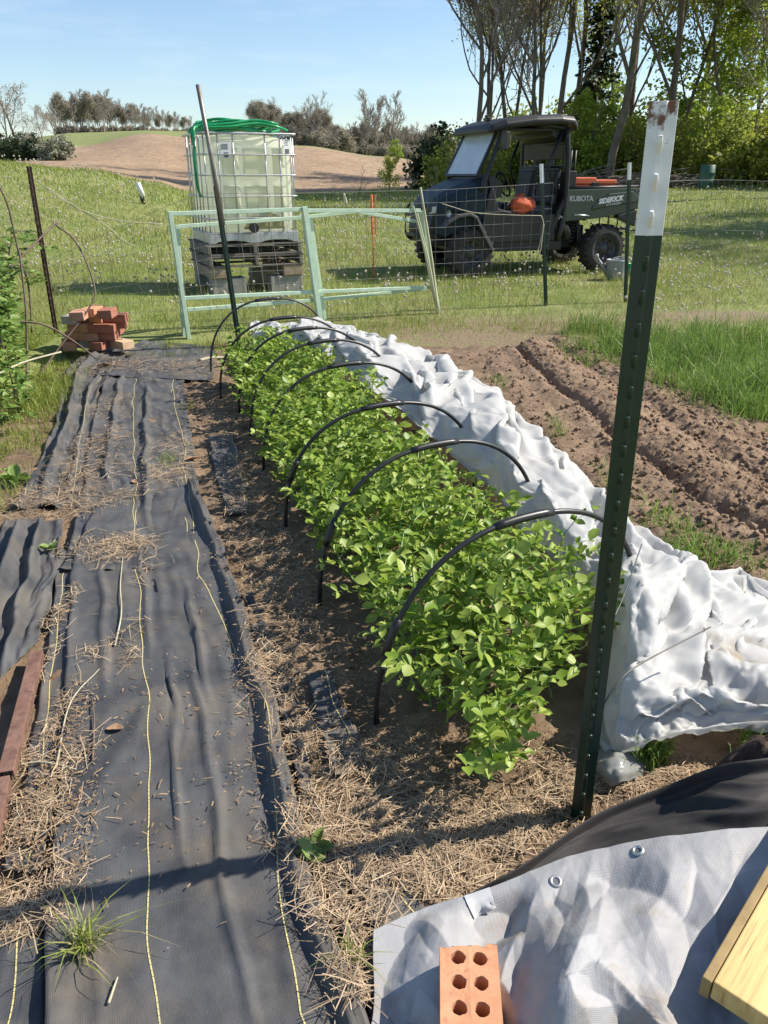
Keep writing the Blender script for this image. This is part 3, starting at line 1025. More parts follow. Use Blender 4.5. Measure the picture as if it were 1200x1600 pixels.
o = build('silver_tarp', P.reshape(-1, 3), [grid_faces(*P.shape[:2])], M['silver'], None, True, uv=np.stack([T, S], -1).reshape(-1, 2))
sm_ = o.modifiers.new('thickness', 'SOLIDIFY')
sm_.thickness = .0015
sm_.offset = 0


def silz(X, Y):
    d = (SILP[..., 0] - X) ** 2 + (SILP[..., 1] - Y) ** 2
    k = np.unravel_index(np.argmin(d), d.shape)
    return SILP[k][2], k


def on_sil(px, py):
    p = gp(px, py, .1)
    for _ in range(8):
        z, k = silz(p[0], p[1])
        p = gp(px, py, z)
    k = np.clip(k, 1, [SILP.shape[0] - 2, SILP.shape[1] - 2])
    nx = np.cross(SILP[k[0] + 1, k[1]] - SILP[k[0] - 1, k[1]], SILP[k[0], k[1] + 1] - SILP[k[0], k[1] - 1])
    nx /= np.linalg.norm(nx)
    return p, nx if nx[2] > 0 else -nx


for px, py in ((997, 1330), (868, 1378)):
    p, nv = on_sil(px, py)
    q = Vector(nv.tolist()).to_track_quat('Z', 'Y').to_matrix()
    mb = MB()
    A = np.arange(20) / 20 * 2 * math.pi
    rings = [np.stack([r_ * np.cos(A), r_ * np.sin(A), np.full(20, h_)], -1) for r_, h_ in ((.0125, .0025), (.0105, .0048), (.008, .0048), (.0062, .0022))]
    V = np.concatenate(rings) @ np.array(q).T + p
    F = [(i * 20 + j, i * 20 + (j + 1) % 20, (i + 1) * 20 + (j + 1) % 20, (i + 1) * 20 + j) for i in range(3) for j in range(20)]
    mb.add(V, F)
    g = mb.obj('grommet', M['galv'], o, smooth=True)
    d = MB()
    d.add(np.stack([.0064 * np.cos(A), .0064 * np.sin(A), np.full(20, .0024)], -1) @ np.array(q).T + p, [tuple(range(20))])
    d.obj('grommet_hole', M['print'], g)
# taped patch
mb = MB()
V = []
for a in np.linspace(0, 1, 9):
    for b in np.linspace(0, 1, 9):
        px = (725 * (1 - a) + 765 * a) * (1 - b) + (740 * (1 - a) + 775 * a) * b
        py = (1402 * (1 - a) + 1388 * a) * (1 - b) + (1436 * (1 - a) + 1418 * a) * b
        p, nv = on_sil(px, py)
        V.append(p + nv * .0035)
mb.add(V, [grid_faces(9, 9)])
M['patch'] = mat('patch', (0.48, 0.49, 0.50), rough=0.6, metal=0.1)
mb.obj('tape_patch', M['patch'], o, smooth=True)
loc = np.array([.6, 1.0, 0])
for q in [o] + list(o.children) + [g2 for c in o.children for g2 in c.children]:
    v = np.empty(len(q.data.vertices) * 3, np.float32)
    q.data.vertices.foreach_get('co', v)
    q.data.vertices.foreach_set('co', (v.reshape(-1, 3) - loc.astype(np.float32)).ravel())
    q.data.update()
o.location = loc.tolist()
tag(o, 'silver woven tarp with metal grommets, crumpled in the lower right corner', 'tarp')

# compost heap beside the black tarp
n = 40
A, B = np.meshgrid(np.linspace(0, 2 * math.pi, 48), np.linspace(0, 1, 24), indexing='ij')
p = gp(1225, 1215, .1)
X = .16 * B * np.cos(A)
Y = .13 * B * np.sin(A)
Zc = .16 * (1 - B ** 2) + .03 * fbm((X + p[0]) * 18, (Y + p[1]) * 18, 4, 3) * (1 - B ** 4)
M['compost'] = mat('compost', (0.035, 0.022, 0.015), (0.07, 0.045, 0.03), 30, 0.95, 0.8, 120, bdist=.008)
o = build('compost_heap', np.stack([X + p[0], Y + p[1], Zc + .05], -1).reshape(-1, 3), [grid_faces(48, 24)], M['compost'], smooth=True)
single(o, 'dark crumbly compost heap at the right edge above the black tarp', 'compost')


# ------------------------------------------------------------------ brick with six holes in view, on the silver tarp
def cored_brick(L_, W_, H_, rows, cols, m, rough_end=True):
    mb = MB()
    k = 16
    cw, cl = W_ / cols, L_ / rows
    r_ = .0125
    for i in range(rows):
        for j in range(cols):
            cx, cy = -W_ / 2 + cw * (j + .5), -L_ / 2 + cl * (i + .5)
            cx *= .74
            A = np.arange(k) / k * 2 * math.pi - math.pi
            ca, sa = np.cos(A), np.sin(A)
            sc = 1 / np.maximum(np.abs(ca), np.abs(sa))
            x0, x1 = -W_ / 2 + cw * j, -W_ / 2 + cw * (j + 1)
            y0, y1 = -L_ / 2 + cl * i, -L_ / 2 + cl * (i + 1)
            ox = np.clip((x0 + x1) / 2 + ca * sc * cw / 2, x0, x1)
            oy = np.clip((y0 + y1) / 2 + sa * sc * cl / 2, y0, y1)
            wob = 1 + .05 * RG.normal(size=k)
            out = np.stack([ox, oy, np.full(k, H_)], -1)
            inn = np.stack([cx + r_ * wob * ca, cy + r_ * wob * sa, np.full(k, H_ - .001)], -1)
            low = np.stack([cx + r_ * wob * ca, cy + r_ * wob * sa, np.full(k, .004)], -1)
            F = [(q, (q + 1) % k, k + (q + 1) % k, k + q) for q in range(k)] + [(k + q, k + (q + 1) % k, 2 * k + (q + 1) % k, 2 * k + q) for q in range(k)] + [tuple(2 * k + q for q in range(k))]
            mb.add(np.concatenate([out, inn, low]), F)
    # sides
    n = 14
    for (ax, ay), (bx, by) in (((-1, -1), (1, -1)), ((1, -1), (1, 1)), ((1, 1), (-1, 1)), ((-1, 1), (-1, -1))):
        t = np.linspace(0, 1, n)
        xs, ys = (ax + (bx - ax) * t) * W_ / 2, (ay + (by - ay) * t) * L_ / 2
        V = []
        for z in (0, H_):
            V += [(x, y, z) for x, y in zip(xs, ys)]
        mb.add(V, [(i, i + 1, n + i + 1, n + i) for i in range(n - 1)])
    mb.add([(-W_ / 2, -L_ / 2, 0), (W_ / 2, -L_ / 2, 0), (W_ / 2, L_ / 2, 0), (-W_ / 2, L_ / 2, 0)], [(3, 2, 1, 0)])
    if rough_end:      # the broken far end
        V = np.concatenate(mb.V)
        at_end = np.abs(V[:, 1] - L_ / 2) < 1e-6
        V[at_end, 1] += .006 * np.array([pn(x * 60 + 3, 0, 5) + .7 * pn(x * 160, 0, 8) for x in V[at_end, 0]]) + (V[at_end, 0] / W_) * .010
        V[at_end, 2] -= np.abs(.003 * pn(V[at_end, 0] * 110, V[at_end, 2] * 9, 6))
        mb.V = [V]
    return mb


zb_ = .065
bl = at(690, 1600, 1)
p1 = gp(690, 1484, .135)
p2 = gp(770, 1472, .135)
wbr = np.linalg.norm(p2 - p1)
mb = cored_brick(.215, .098, .062, 5, 2, M['brick_orange'])
o = mb.obj('brick', M['brick_orange'])
yaw = R(-2.5)
mid = (p1 + p2) / 2
cpos = mid - np.array([-math.sin(yaw), math.cos(yaw), 0]) * .1075
o.location = (cpos[0], cpos[1], .135 - .062)
o.rotation_euler = (0, 0, yaw - .02)
tag(o, 'orange cored brick weighing down the silver tarp, rows of holes and a broken end', 'brick')

# yellow board
p = gp(1098, 1524, .24)
q1 = gp(1222, 1312, .24)
q2 = gp(1290, 1612, .24)
d1 = (q1 - p)
d2 = (q2 - p)
d2 = d2 - d1 * np.dot(d1, d2) / np.dot(d1, d1)
d1 /= np.linalg.norm(d1)
d2 /= np.linalg.norm(d2)
t = thing('wooden_board', 'yellow varnished wooden board lying on the silver tarp at the right edge', 'board', (p[0], p[1], .20), 0)


def brd(a0, a1, b0, b1, z0, z1):
    V = []
    for z in (z0, z1):
        for a, b in ((a0, b0), (a1, b0), (a1, b1), (a0, b1)):
            V.append(d1 * a + d2 * b + (0, 0, z))
    return MB().add(V, [(0, 3, 2, 1), (4, 5, 6, 7), (0, 1, 5, 4), (1, 2, 6, 5), (2, 3, 7, 6), (3, 0, 4, 7)])


mpn = next(n for n in M['board'].node_tree.nodes if n.type == 'MAPPING')
mpn.vector_type = 'TEXTURE'
mpn.inputs['Rotation'].default_value = (0, 0, math.atan2(d1[1], d1[0]))
mpn.inputs['Scale'].default_value = (.9, .05, .2)
for i in range(3):
    brd(0, .62, .016 + i * .098, .016 + i * .098 + .0965, .005, .042).obj('plank', M['board'], t, bevel=.0025)
brd(-.002, .625, 0, .0145, 0, .040).obj('edge_strip', M['boardedge'], t, bevel=.002)


# ------------------------------------------------------------------ T-posts
def tpost(name, label, foot, top, z_white, face=(0, -1, 0), sc=1.0, stud=.054, group=None, mg=None, mw=None, rustamt=1.0, studs=True, cat='fence post'):
    foot, top = np.array(foot, float), np.array(top, float)
    t = thing(name, label, cat, foot, 0, group)
    ax = (top - foot)
    Lp = np.linalg.norm(ax)
    ax /= Lp
    f = np.array(face, float)
    f = f - ax * np.dot(f, ax)
    f /= np.linalg.norm(f)
    s = np.cross(f, ax)        # to the viewer's right when f faces the viewer
    w_, th, st_ = .021 * sc, .0035 * sc, .034 * sc
    # T section with a raised rib on the face: (side, forward)
    sec = [(-w_, -th), (-w_, .0008), (-.006 * sc, .004 * sc), (-.0035 * sc, .0075 * sc), (.0035 * sc, .0075 * sc), (.006 * sc, .004 * sc), (w_, .0008), (w_, -th), (.004 * sc, -th - .002), (.0022 * sc, -st_), (-.0022 * sc, -st_), (-.004 * sc, -th - .002)]

    def run(a, b, m, nm):
        mb = MB()
        n = max(2, int((b - a) / .04))
        secs = []
        for q in np.linspace(a, b, n):
            secs.append([ax * q + s * u + f * v for u, v in sec])
        mb.loft(secs)
        if studs:
            for q in np.arange(a + .5 * stud, b - .01, stud):
                c = ax * q + f * .0075 * sc
                mb.tube([c - ax * .012 * sc - f * .002, c - ax * .004 * sc + f * .004 * sc, c + ax * .004 * sc + f * .011 * sc, c + ax * .011 * sc + f * .013 * sc], [.0042 * sc, .005 * sc, .0048 * sc, .0036 * sc], 7)
        o = mb.obj(nm, m, t, bevel=.0009 if sc > .9 and studs else 0)
        return o
    zw = min((z_white - foot[2]) / ax[2], Lp)
    run(0, zw, mg or M['post_green'], 'shaft')
    if zw < Lp - .001:
        o = run(zw, Lp, mw or M['post_white'], 'painted_tip')
        n = len(o.data.vertices)
        v = np.empty(n * 3, np.float32)
        o.data.vertices.foreach_get('co', v)
        h_ = v.reshape(-1, 3)[:, 2] / (ax[2] * Lp)
        attr(o, 'rust', rustamt * (.36 * sstep(.88, 1.0, h_) - .15))
    return t


pt = at(1038, 158, 1.33)
zw = at(1015, 368, 1.33)[2]
tpost('fence_post', 'studded green fence post with white rusty top, nearest the camera', gp(907, 1278), pt, zw, face=(-.30, -1, 0), sc=1.03)
b_ = gp(375, 545)
tpost('fence_post', 'leaning green fence post at the far end of the pea bed, behind two hoops', b_, at(331, 250, b_[1]), at(338, 291, b_[1])[2], face=(.1, -1, 0), rustamt=0)
b_ = hit(853, 478)
tpost('fence_post', 'green white-tipped post carrying the wire mesh end in front of the utility vehicle', b_, at(846, 256, b_[1]), at(847, 286, b_[1])[2], face=(0, -1, 0), rustamt=0, studs=False)
b_ = hit(977, 472)
tpost('fence_post', 'green white-tipped post without mesh, before the vehicle cargo bed', b_, at(984, 254, b_[1]), at(983, 281, b_[1])[2], face=(0, -1, 0), rustamt=0, studs=False)
b_ = hit(88, 522)
tpost('fence_post', 'rusty brown fence post with wire and vine behind the bricks', b_, at(45, 260, b_[1]), 9, mg=M['rustpost'], mw=M['rustpost'])
b_ = base(10, 6.2)
tpost('fence_post', 'dark green fence post half buried in the bramble at the left edge', b_, b_ + np.array([-.12, 0, .85]), 9)
# bare metal pipe strapped to the leaning post
b_ = gp(375, 545)
mb = MB().tube([at(349, 352, b_[1] - .06), at(330, 245, b_[1] - .06), at(309, 132, b_[1] - .06)], .0165, 10)
o = mb.obj('metal_pipe', M['steel'], smooth=True)
single(o, 'thin grey metal pipe lashed to the leaning post in front of the tank', 'pipe')

# ------------------------------------------------------------------ hoops
HOOPS = [((588, 1135), (.79, 2.08), .535), ((500, 940), (.60, 2.74), .50), ((447, 825), (.42, 3.32), .50), ((412, 735), (.24, 4.02), .50),
         ((392, 682), (.08, 4.55), .50), ((374, 645), (-.08, 5.02), .50), ((345, 622), (-.22, 5.35), .50), ((330, 585), (-.42, 6.0), .52)]
ordn = ['nearest', 'second nearest', 'third', 'fourth', 'fifth', 'sixth', 'seventh', 'farthest']
for i, (lp, rp, hh) in enumerate(HOOPS):
    Lf = gp(*lp)
    Rf = np.array([rp[0], rp[1], 0])
    t = thing('tunnel_hoop', ('%s black hoop arching over the pea bed' % ordn[i]) + (', counted from the camera' if 1 < i < 7 else ''), 'hoop', Lf, 0, 'black hoops over the pea bed')
    a = np.linspace(0, math.pi, 60)
    ca, sa = np.cos(a), np.sin(a)
    h = np.sign(-ca) * np.abs(ca) ** .86
    v = np.abs(sa) ** .80
    dirv = (Rf - Lf)
    P = Lf + dirv[None] * (h[:, None] * .5 + .5) + np.array([0, 0, 1])[None] * (v * hh)[:, None]
    lean = np.array([.0, .05 * math.sin(i * 2.1), 0])
    P = P + lean * (v ** 2)[:, None] - Lf
    P[:, 2] -= .02
    MB().tube(P, .0077, 8).obj('rod', M['hoop'], t, smooth=True)
    for c0 in ((29, 3), (9, 2)) if i < 3 else ((29, 3),):
        seg = P[c0[0] - c0[1]:c0[0] + c0[1] + 1]
        MB().tube(seg, [.0112] + [.0122] * (len(seg) - 2) + [.0112], 8).obj('connector', M['hoop'], t, smooth=True)

# thin wires by the tall post
pb = gp(922, 1240)


def curve_obj(name, label, cat, pts, r_, m, k=5, n=24, group=None):
    P = resample(np.array(pts), n)
    o = MB().tube(P, r_, k).obj(name, m, smooth=True)
    return single(o, label, cat, group)


M['thinwire'] = mat('thinwire', (.05, .055, .05), (.11, .11, .10), 20, .45, metal=.4)
curve_obj('support_wire', 'thin dark wire rising beside the tall post to the row cover', 'wire', [gp(925, 1262), at(935, 1130, 1.42), at(948, 1000, 1.5), at(975, 930, 1.62), at(1003, 850, 1.85)], .0017, M['thinwire'])
curve_obj('support_wire', 'thin dark wire bending right from the tall post across the white cover', 'wire', [gp(918, 1270), at(935, 1130, 1.40), at(965, 1068, 1.44), at(1005, 1035, 1.5), at(1110, 980, 1.62)], .0019, M['thinwire'])

# ------------------------------------------------------------------ rusty channel iron at the left
for (q0, q1, wd, lab) in (((57, 1016), (8, 1205), .036, 'rusty steel channel lying between the fabric strips at the left edge'), ((3, 1213), (-20, 1330), .034, 'short rusty channel end under straw at the lower left edge')):
    a, b = gp(*q0, .05), gp(*q1, .05)
    d = (b - a) / np.linalg.norm(b - a)
    s = np.array([-d[1], d[0], 0])
    prof = [(-wd / 2, -.03), (-wd / 2, 0), (wd / 2, 0), (wd / 2, -.03), (wd / 2 - .004, -.03), (wd / 2 - .004, -.004), (-wd / 2 + .004, -.004), (-wd / 2 + .004, -.03)]
    secs = [[a + (b - a) * q + s * x + np.array([0, 0, 1]) * z for x, z in prof] for q in np.linspace(0, 1, 12)]
    o = MB().loft(secs).obj('steel_channel', M['rust'], bevel=.0015)
    single(o, lab, 'steel channel')

# ------------------------------------------------------------------ pea plants
# one leaflet: folded oval, 11 points
LF = np.array([(0, 0, 0), (-.24, .22, .10), (.24, .22, .10), (0, .24, 0), (-.32, .5, .15), (.32, .5, .15), (0, .52, -.01), (-.21, .8, .10), (.21, .8, .10), (0, .80, -.03), (0, 1.02, -.07)])
LT = np.array([(0, 3, 1), (0, 2, 3), (7, 9, 10), (9, 8, 10)])
LQ = np.array([(1, 3, 6, 4), (3, 2, 5, 6), (4, 6, 9, 7), (6, 5, 8, 9)])


def frames(dirs, roll):
    """rotation matrices whose Y is dirs, normal near +Z with roll"""
    d = dirs / np.linalg.norm(dirs, axis=1)[:, None]
    up = np.zeros_like(d)
    up[:, 2] = 1
    x = np.cross(d, up)
    x /= np.linalg.norm(x, axis=1)[:, None] + 1e-6
    z = np.cross(x, d)
    c, s = np.cos(roll)[:, None], np.sin(roll)[:, None]
    x2, z2 = x * c + z * s, -x * s + z * c
    return np.stack([x2, d, z2], -1)


class Leaves:
    def __init__(self, LFm=LF, tris=LT, quads=LQ):
        self.p, self.d, self.s, self.r, self.fold = [], [], [], [], []
        self.t = (LFm, tris, quads)

    def add(self, p, d, s, r=0, fold=1):
        self.p.append(p)
        self.d.append(d)
        self.s.append(s)
        self.r.append(r)
        self.fold.append(fold)

    def geo(self):
        LFm, LTm, LQm = self.t
        p, d, s, r, fo = [np.array(q, float) for q in (self.p, self.d, self.s, self.r, self.fold)]
        Rm = frames(d, r)
        lv = LFm[None] * s[:, None, None] * np.stack([1 / np.sqrt(np.maximum(fo, .3)), np.ones_like(fo), fo], -1)[:, None]
        V = np.einsum('nij,nkj->nki', Rm, lv) + p[:, None]
        k = len(LFm)
        off = np.arange(len(p))[:, None, None] * k
        F = []
        if len(LTm):
            F.append((LTm[None] + off).reshape(-1, 3))
        if len(LQm):
            F.append((LQm[None] + off).reshape(-1, 4))
        return V.reshape(-1, 3), F


lv = Leaves()
stems = MB()
npl = 0
ypos = []
y = 1.34
while y < 5.35:
    rows = int(np.interp(y, [2.0, 2.8], [8, 7.9]))
    for k in range(rows):
        ypos.append((y + rnd.uniform(-.05, .05), (k + .5) / rows + rnd.uniform(-.07, .07)))
    y += .092
for (y, t) in ypos:
    # rounded near end of the bed
    x = float(bedx(y, float(np.interp(y, [1.6, 2.2, 2.8], [.04, .0, -.07])) + t * float(np.interp(y, [1.6, 2.2, 2.7, 3.3, 4.3, 5.4], [.82, .80, .77, .76, .82, .80]))))
    if y < 2.05 and not (.26 - (y - 1.31) * .90 < x < .27 + (y - 1.33) * .50):
        continue
    h = (rnd.uniform(.24, .36) + .07 * float(pn(x * 4, y * 4, 8))) * (.55 + .45 * float(sstep(1.25, 1.75, y))) * (1 - .12 * abs(t - .5))
    z0 = float(soilz(np.array(x), np.array(y)))
    lean = np.array([rnd.gauss(0, .05) + (t - .5) * .10, rnd.gauss(0, .05) - (.07 if y < 1.7 else 0), 0])
    nn = 7
    Pst = np.array([(x, y, z0) + lean * (q ** 1.4) + np.array([rnd.gauss(0, .006), rnd.gauss(0, .006), h * q]) for q in np.linspace(0, 1, nn + 1)])
    stems.tube(Pst, np.linspace(.0032, .0018, nn + 1), 3, cap=False)
    az = rnd.uniform(0, 6.28)
    for k in range(1, nn + 1):
        az += math.pi + rnd.uniform(-.5, .5)
        nd = Pst[k]
        big = .8 + .3 * math.sin(math.pi * k / (nn + 1))
        dpet = np.array([math.cos(az), math.sin(az), rnd.uniform(.15, .8)])
        # clasping stipule pair
        for s_ in (-1, 1):
            a2 = az + s_ * rnd.uniform(.7, 1.3)
            lv.add(nd, (math.cos(a2), math.sin(a2), rnd.uniform(-.1, .7)), rnd.uniform(.028, .042) * big, s_ * rnd.uniform(.1, .6), rnd.uniform(.8, 2.0))
        # petiole with two leaflet pairs
        pl = rnd.uniform(.035, .06) * big
        e1 = nd + dpet / np.linalg.norm(dpet) * pl
        e2 = e1 + (dpet / np.linalg.norm(dpet) + np.array([0, 0, -.15])) * pl * .8
        stems.tube([nd, e1, e2], [.0014, .0011, .0008], 3, cap=False)
        for e_, sz in ((e1, 1.0), (e2, .85)):
            for s_ in (-1, 1):
                a2 = az + s_ * rnd.uniform(.7, 1.4)
                lv.add(e_, (math.cos(a2), math.sin(a2), rnd.uniform(-.45, 1.1)), rnd.choice((.028, .035, .042, .05)) * rnd.uniform(.85, 1.15) * big * sz, s_ * rnd.uniform(-.6, 1.0), rnd.uniform(.4, 1.9))
        if k > 3 and rnd.random() < .5:   # tendril
            q = e2
            pts = [q]
            for m_ in range(4):
                q = q + np.array([math.cos(az + m_ * .9), math.sin(az + m_ * .9), rnd.uniform(-.2, .6)]) * .018
                pts.append(q)
            stems.tube(pts, .0006, 3, cap=False)
    # leafy tip
    for q in range(3):
        a2 = rnd.uniform(0, 6.28)
        lv.add(Pst[-1], (math.cos(a2) * .6, math.sin(a2) * .6, rnd.uniform(.4, 1.2)), rnd.uniform(.026, .036), rnd.uniform(-.6, .6), 2.2)
    npl += 1
V, F = lv.geo()
o = build('pea_plants', V, F, M['pea'], smooth=True)
stems.obj('stems', M['pea_stem'], o)
tag(o, 'dense bright green pea plants filling the bed under the hoops', 'pea plants', kind='stuff')


# ------------------------------------------------------------------ straw, litter, weeds
def sticks(X, Y, Z, L_, wd, yaw, pitch, bend):
    n = len(X)
    d = np.stack([np.cos(yaw), np.sin(yaw), pitch], -1)
    s = np.stack([-np.sin(yaw), np.cos(yaw), RG.uniform(-.5, .5, n)], -1) * wd[:, None] / 2
    c = np.stack([X, Y, Z], -1)
    a = c - d * L_[:, None] / 2
    b = c + d * L_[:, None] / 2
    mid = c + np.stack([-np.sin(yaw) * bend, np.cos(yaw) * bend, np.abs(bend) * .5], -1)
    V = np.stack([a - s, a + s, mid - s, mid + s, b - s, b + s], 1)
    V[..., 2] = np.maximum(V[..., 2], Z[:, None, ] + .0005 - .004)
    q = np.array([(0, 2, 3, 1), (2, 4, 5, 3)])
    F = (q[None] + np.arange(n)[:, None, None] * 6).reshape(-1, 4)
    return V.reshape(-1, 3), [F]


# (px, py, rx, ry, n) patches of straw, in metres about a ground point
def blobs(lst, lmin, lmax, w0, w1, lift):
    Vs, Fs, n0 = [], [], 0
    for px, py, rx, ry, n in lst:
        p = gp(px, py)
        r_ = np.sqrt(RG.random(n)) * (1 + .25 * RG.normal(size=n))
        a = RG.uniform(0, 6.283, n)
        X, Y = p[0] + rx * r_ * np.cos(a), p[1] + ry * r_ * np.sin(a)
        Z = hz(X, Y) + .003 + lift * RG.random(n) ** 2
        ln = RG.uniform(lmin, lmax, n) * RG.uniform(.15, 1, n) ** 1.3
        V, F = sticks(X, Y, Z, ln, RG.uniform(w0, w1, n), RG.uniform(0, 6.283, n), RG.normal(0, .09, n), RG.normal(0, .06, n) * ln)
        Vs.append(V)
        Fs.append(F[0] + n0)
        n0 += len(V)
    return np.concatenate(Vs), [np.concatenate(Fs)]


STRAW = [(610, 1260, .17, .12, 800), (700, 1300, .15, .10, 850), (800, 1290, .13, .08, 650), (560, 1230, .12, .10, 350), (620, 1360, .12, .07, 500), (700, 1375, .10, .05, 500),
         (500, 1330, .10, .12, 500), (540, 1430, .09, .08, 400), (560, 1540, .06, .08, 250), (880, 1240, .10, .06, 300), (980, 1235, .06, .04, 160), (1050, 1215, .08, .03, 120), (840, 1200, .06, .06, 120), (470, 1160, .06, .1, 250), (600, 1180, .12, .06, 350),
         (430, 1060, .09, .18, 420), (455, 980, .13, .22, 650), (440, 900, .12, .22, 600), (405, 840, .12, .25, 600), (385, 790, .14, .25, 600), (385, 735, .12, .2, 600), (365, 670, .16, .3, 500), (340, 620, .25, .4, 600),
         (320, 580, .3, .3, 500), (250, 575, .5, .25, 700), (180, 580, .25, .2, 260),
         (175, 865, .17, .13, 520), (135, 750, .16, .28, 600), (60, 790, .30, .16, 700), (110, 800, .2, .1, 300), (150, 700, .12, .3, 420), (170, 640, .1, .3, 250), (265, 745, .14, .16, 380), (270, 700, .1, .2, 200),
         (40, 1290, .13, .10, 330), (60, 1400, .09, .08, 330), (20, 1440, .1, .05, 500), (85, 1250, .025, .18, 200), (92, 1130, .02, .15, 140), (70, 1050, .02, .16, 80), (100, 960, .03, .15, 150), (25, 1200, .06, .05, 200),
         (20, 640, .35, .35, 500), (60, 600, .3, .4, 400), (95, 560, .3, .3, 250), (205, 1040, .03, .05, 40), (150, 1030, .05, .05, 40), (230, 900, .03, .1, 40), (130, 1190, .05, .06, 60), (200, 1000, .06, .08, 30),
         (300, 720, .08, .2, 120), (220, 780, .1, .06, 120), (200, 860, .1, .1, 200)]
V, F = blobs(STRAW, .03, .13, .0008, .0021, .011)
o = build('straw', V, F, M['straw'])
tag(o, 'pale dry straw scattered round the pea bed and over the black cloth', 'straw', kind='stuff')
LIT = [(980, 1230, .1, .05, 260), (1080, 1205, .12, .03, 200), (850, 1190, .1, .08, 260), (560, 1200, .3, .2, 900), (640, 1280, .3, .15, 1500), (430, 1000, .12, .4, 700), (410, 850, .15, .45, 700), (380, 720, .18, .5, 700), (345, 620, .3, .5, 600), (560, 1060, .12, .2, 600), (480, 880, .1, .4, 500),
       (60, 790, .35, .18, 900), (150, 720, .2, .5, 600), (40, 1330, .14, .2, 1400), (88, 1200, .03, .28, 500), (250, 575, .5, .25, 400), (800, 1260, .2, .1, 600), (680, 1170, .15, .1, 400),
       (300, 1000, .25, .7, 120), (250, 1300, .25, .2, 90), (200, 1150, .2, .3, 90), (230, 700, .25, .7, 300)]
V, F = blobs(LIT, .005, .03, .0012, .0035, .008)
o = build('litter', V, F, M['litter'])
tag(o, 'brown chaff and crumbled leaf litter over the soil and black cloth', 'litter', kind='stuff')


# loose crumbs on the bare garden soil
n = 5200
X, Y = RG.uniform(-.7, 1.5, n), RG.uniform(1.35, 6.3, n)
tq = (X - bedx(Y, 0)) / .66
k = (tq > .9) | ((tq < -.02) & (RG.random(n) < .5) & (tq > -.45))
X, Y = X[k], Y[k]
n = len(X)
r_ = .002 + .014 * RG.random(n) ** 5
oc = np.array([(1, 0, 0), (-1, 0, 0), (0, 1, 0), (0, -1, 0), (0, 0, 1), (0, 0, -1)], float)
V = oc[None] * r_[:, None, None] * RG.uniform(.6, 1.3, (n, 6, 1))
ang = RG.uniform(0, 6.28, n)
V = np.stack([V[..., 0] * np.cos(ang)[:, None] - V[..., 1] * np.sin(ang)[:, None], V[..., 0] * np.sin(ang)[:, None] + V[..., 1] * np.cos(ang)[:, None], V[..., 2]], -1)
V += np.stack([X, Y, hz(X, Y) + r_ * .3], -1)[:, None]
F = (np.array([(0, 2, 4), (2, 1, 4), (1, 3, 4), (3, 0, 4), (2, 0, 5), (1, 2, 5), (3, 1, 5), (0, 3, 5)])[None] + np.arange(n)[:, None, None] * 6).reshape(-1, 3)
o = build('soil_crumbs', V.reshape(-1, 3), [F], M['soil'])
tag(o, 'small crumbs of earth on the bare soil round the pea bed', 'soil', kind='stuff')


# --- grass blades
def blades(X, Y, Z, H, wd, lean=.35, seg=2, curl=.5):
    n = len(X)
    a = RG.uniform(0, 6.283, n)
    b = RG.uniform(0, 6.283, n)
    d = np.stack([np.cos(a), np.sin(a), np.zeros(n)], -1) * (H * lean * np.abs(RG.normal(.6, .5, n)))[:, None]
    s = np.stack([np.cos(b), np.sin(b), np.zeros(n)], -1) * wd[:, None] / 2
    c = np.stack([X, Y, Z], -1)
    up = np.array([0, 0, 1.0])
    if seg == 1:
        V = np.stack([c - s, c + s, c + d + up * H[:, None]], 1)
        F = (np.array([[0, 1, 2]])[None] + np.arange(n)[:, None, None] * 3).reshape(-1, 3)
        return V.reshape(-1, 3), [F]
    m1 = c + d * .22 + up * H[:, None] * .5
    m2 = c + d * .62 + up * H[:, None] * (.84)
    t = c + d * 1.25 + up * H[:, None] * (1.0 - curl * .25)
    V = np.stack([c - s, c + s, m1 - s * .85, m1 + s * .85, m2 - s * .55, m2 + s * .55, t], 1)
    Q = np.array([(0, 1, 3, 2), (2, 3, 5, 4)])
    T3 = np.array([(4, 5, 6)])
    off = np.arange(n)[:, None, None] * 7
    return V.reshape(-1, 3), [(Q[None] + off).reshape(-1, 4), (T3[None] + off).reshape(-1, 3)]


def join(parts):
    Vs, Fs, n = [], [], 0
    for V, F in parts:
        Vs.append(V)
        Fs += [f + n for f in F]
        n += len(V)
    return np.concatenate(Vs), Fs


def scatter_blob(lst, hmin, hmax, w0, w1, lean=.4, onground=True):
    parts = []
    for px, py, rx, ry, n in lst:
        p = gp(px, py)
        r_ = np.sqrt(RG.random(n)) * (1 + .15 * RG.normal(size=n))
        a = RG.uniform(0, 6.283, n)
        r_ = r_ * (1 + .3 * pn(np.cos(a) * 3 + px, np.sin(a) * 3, 7))
        X, Y = p[0] + rx * r_ * np.cos(a), p[1] + ry * r_ * np.sin(a)
        k = pn(X * 5, Y * 5, 91) > -.35
        X, Y = X[k], Y[k]
        hmod = np.clip(.85 + .8 * pn(X * 2.6, Y * 2.6, 93) + .4 * pn(X * 7, Y * 7, 94), .3, 1.5)
        Z = np.where((X > GX0) & (X < GX1) & (Y < GY1), np.maximum(soilz(X, Y), tz(X, Y) - .07), tz(X, Y)) - .01
        parts.append(blades(X, Y, Z, hmod * RG.uniform(hmin, hmax, len(X)) * RG.uniform(.5, 1, len(X)), RG.uniform(w0, w1, len(X)), lean))
    return join(parts)


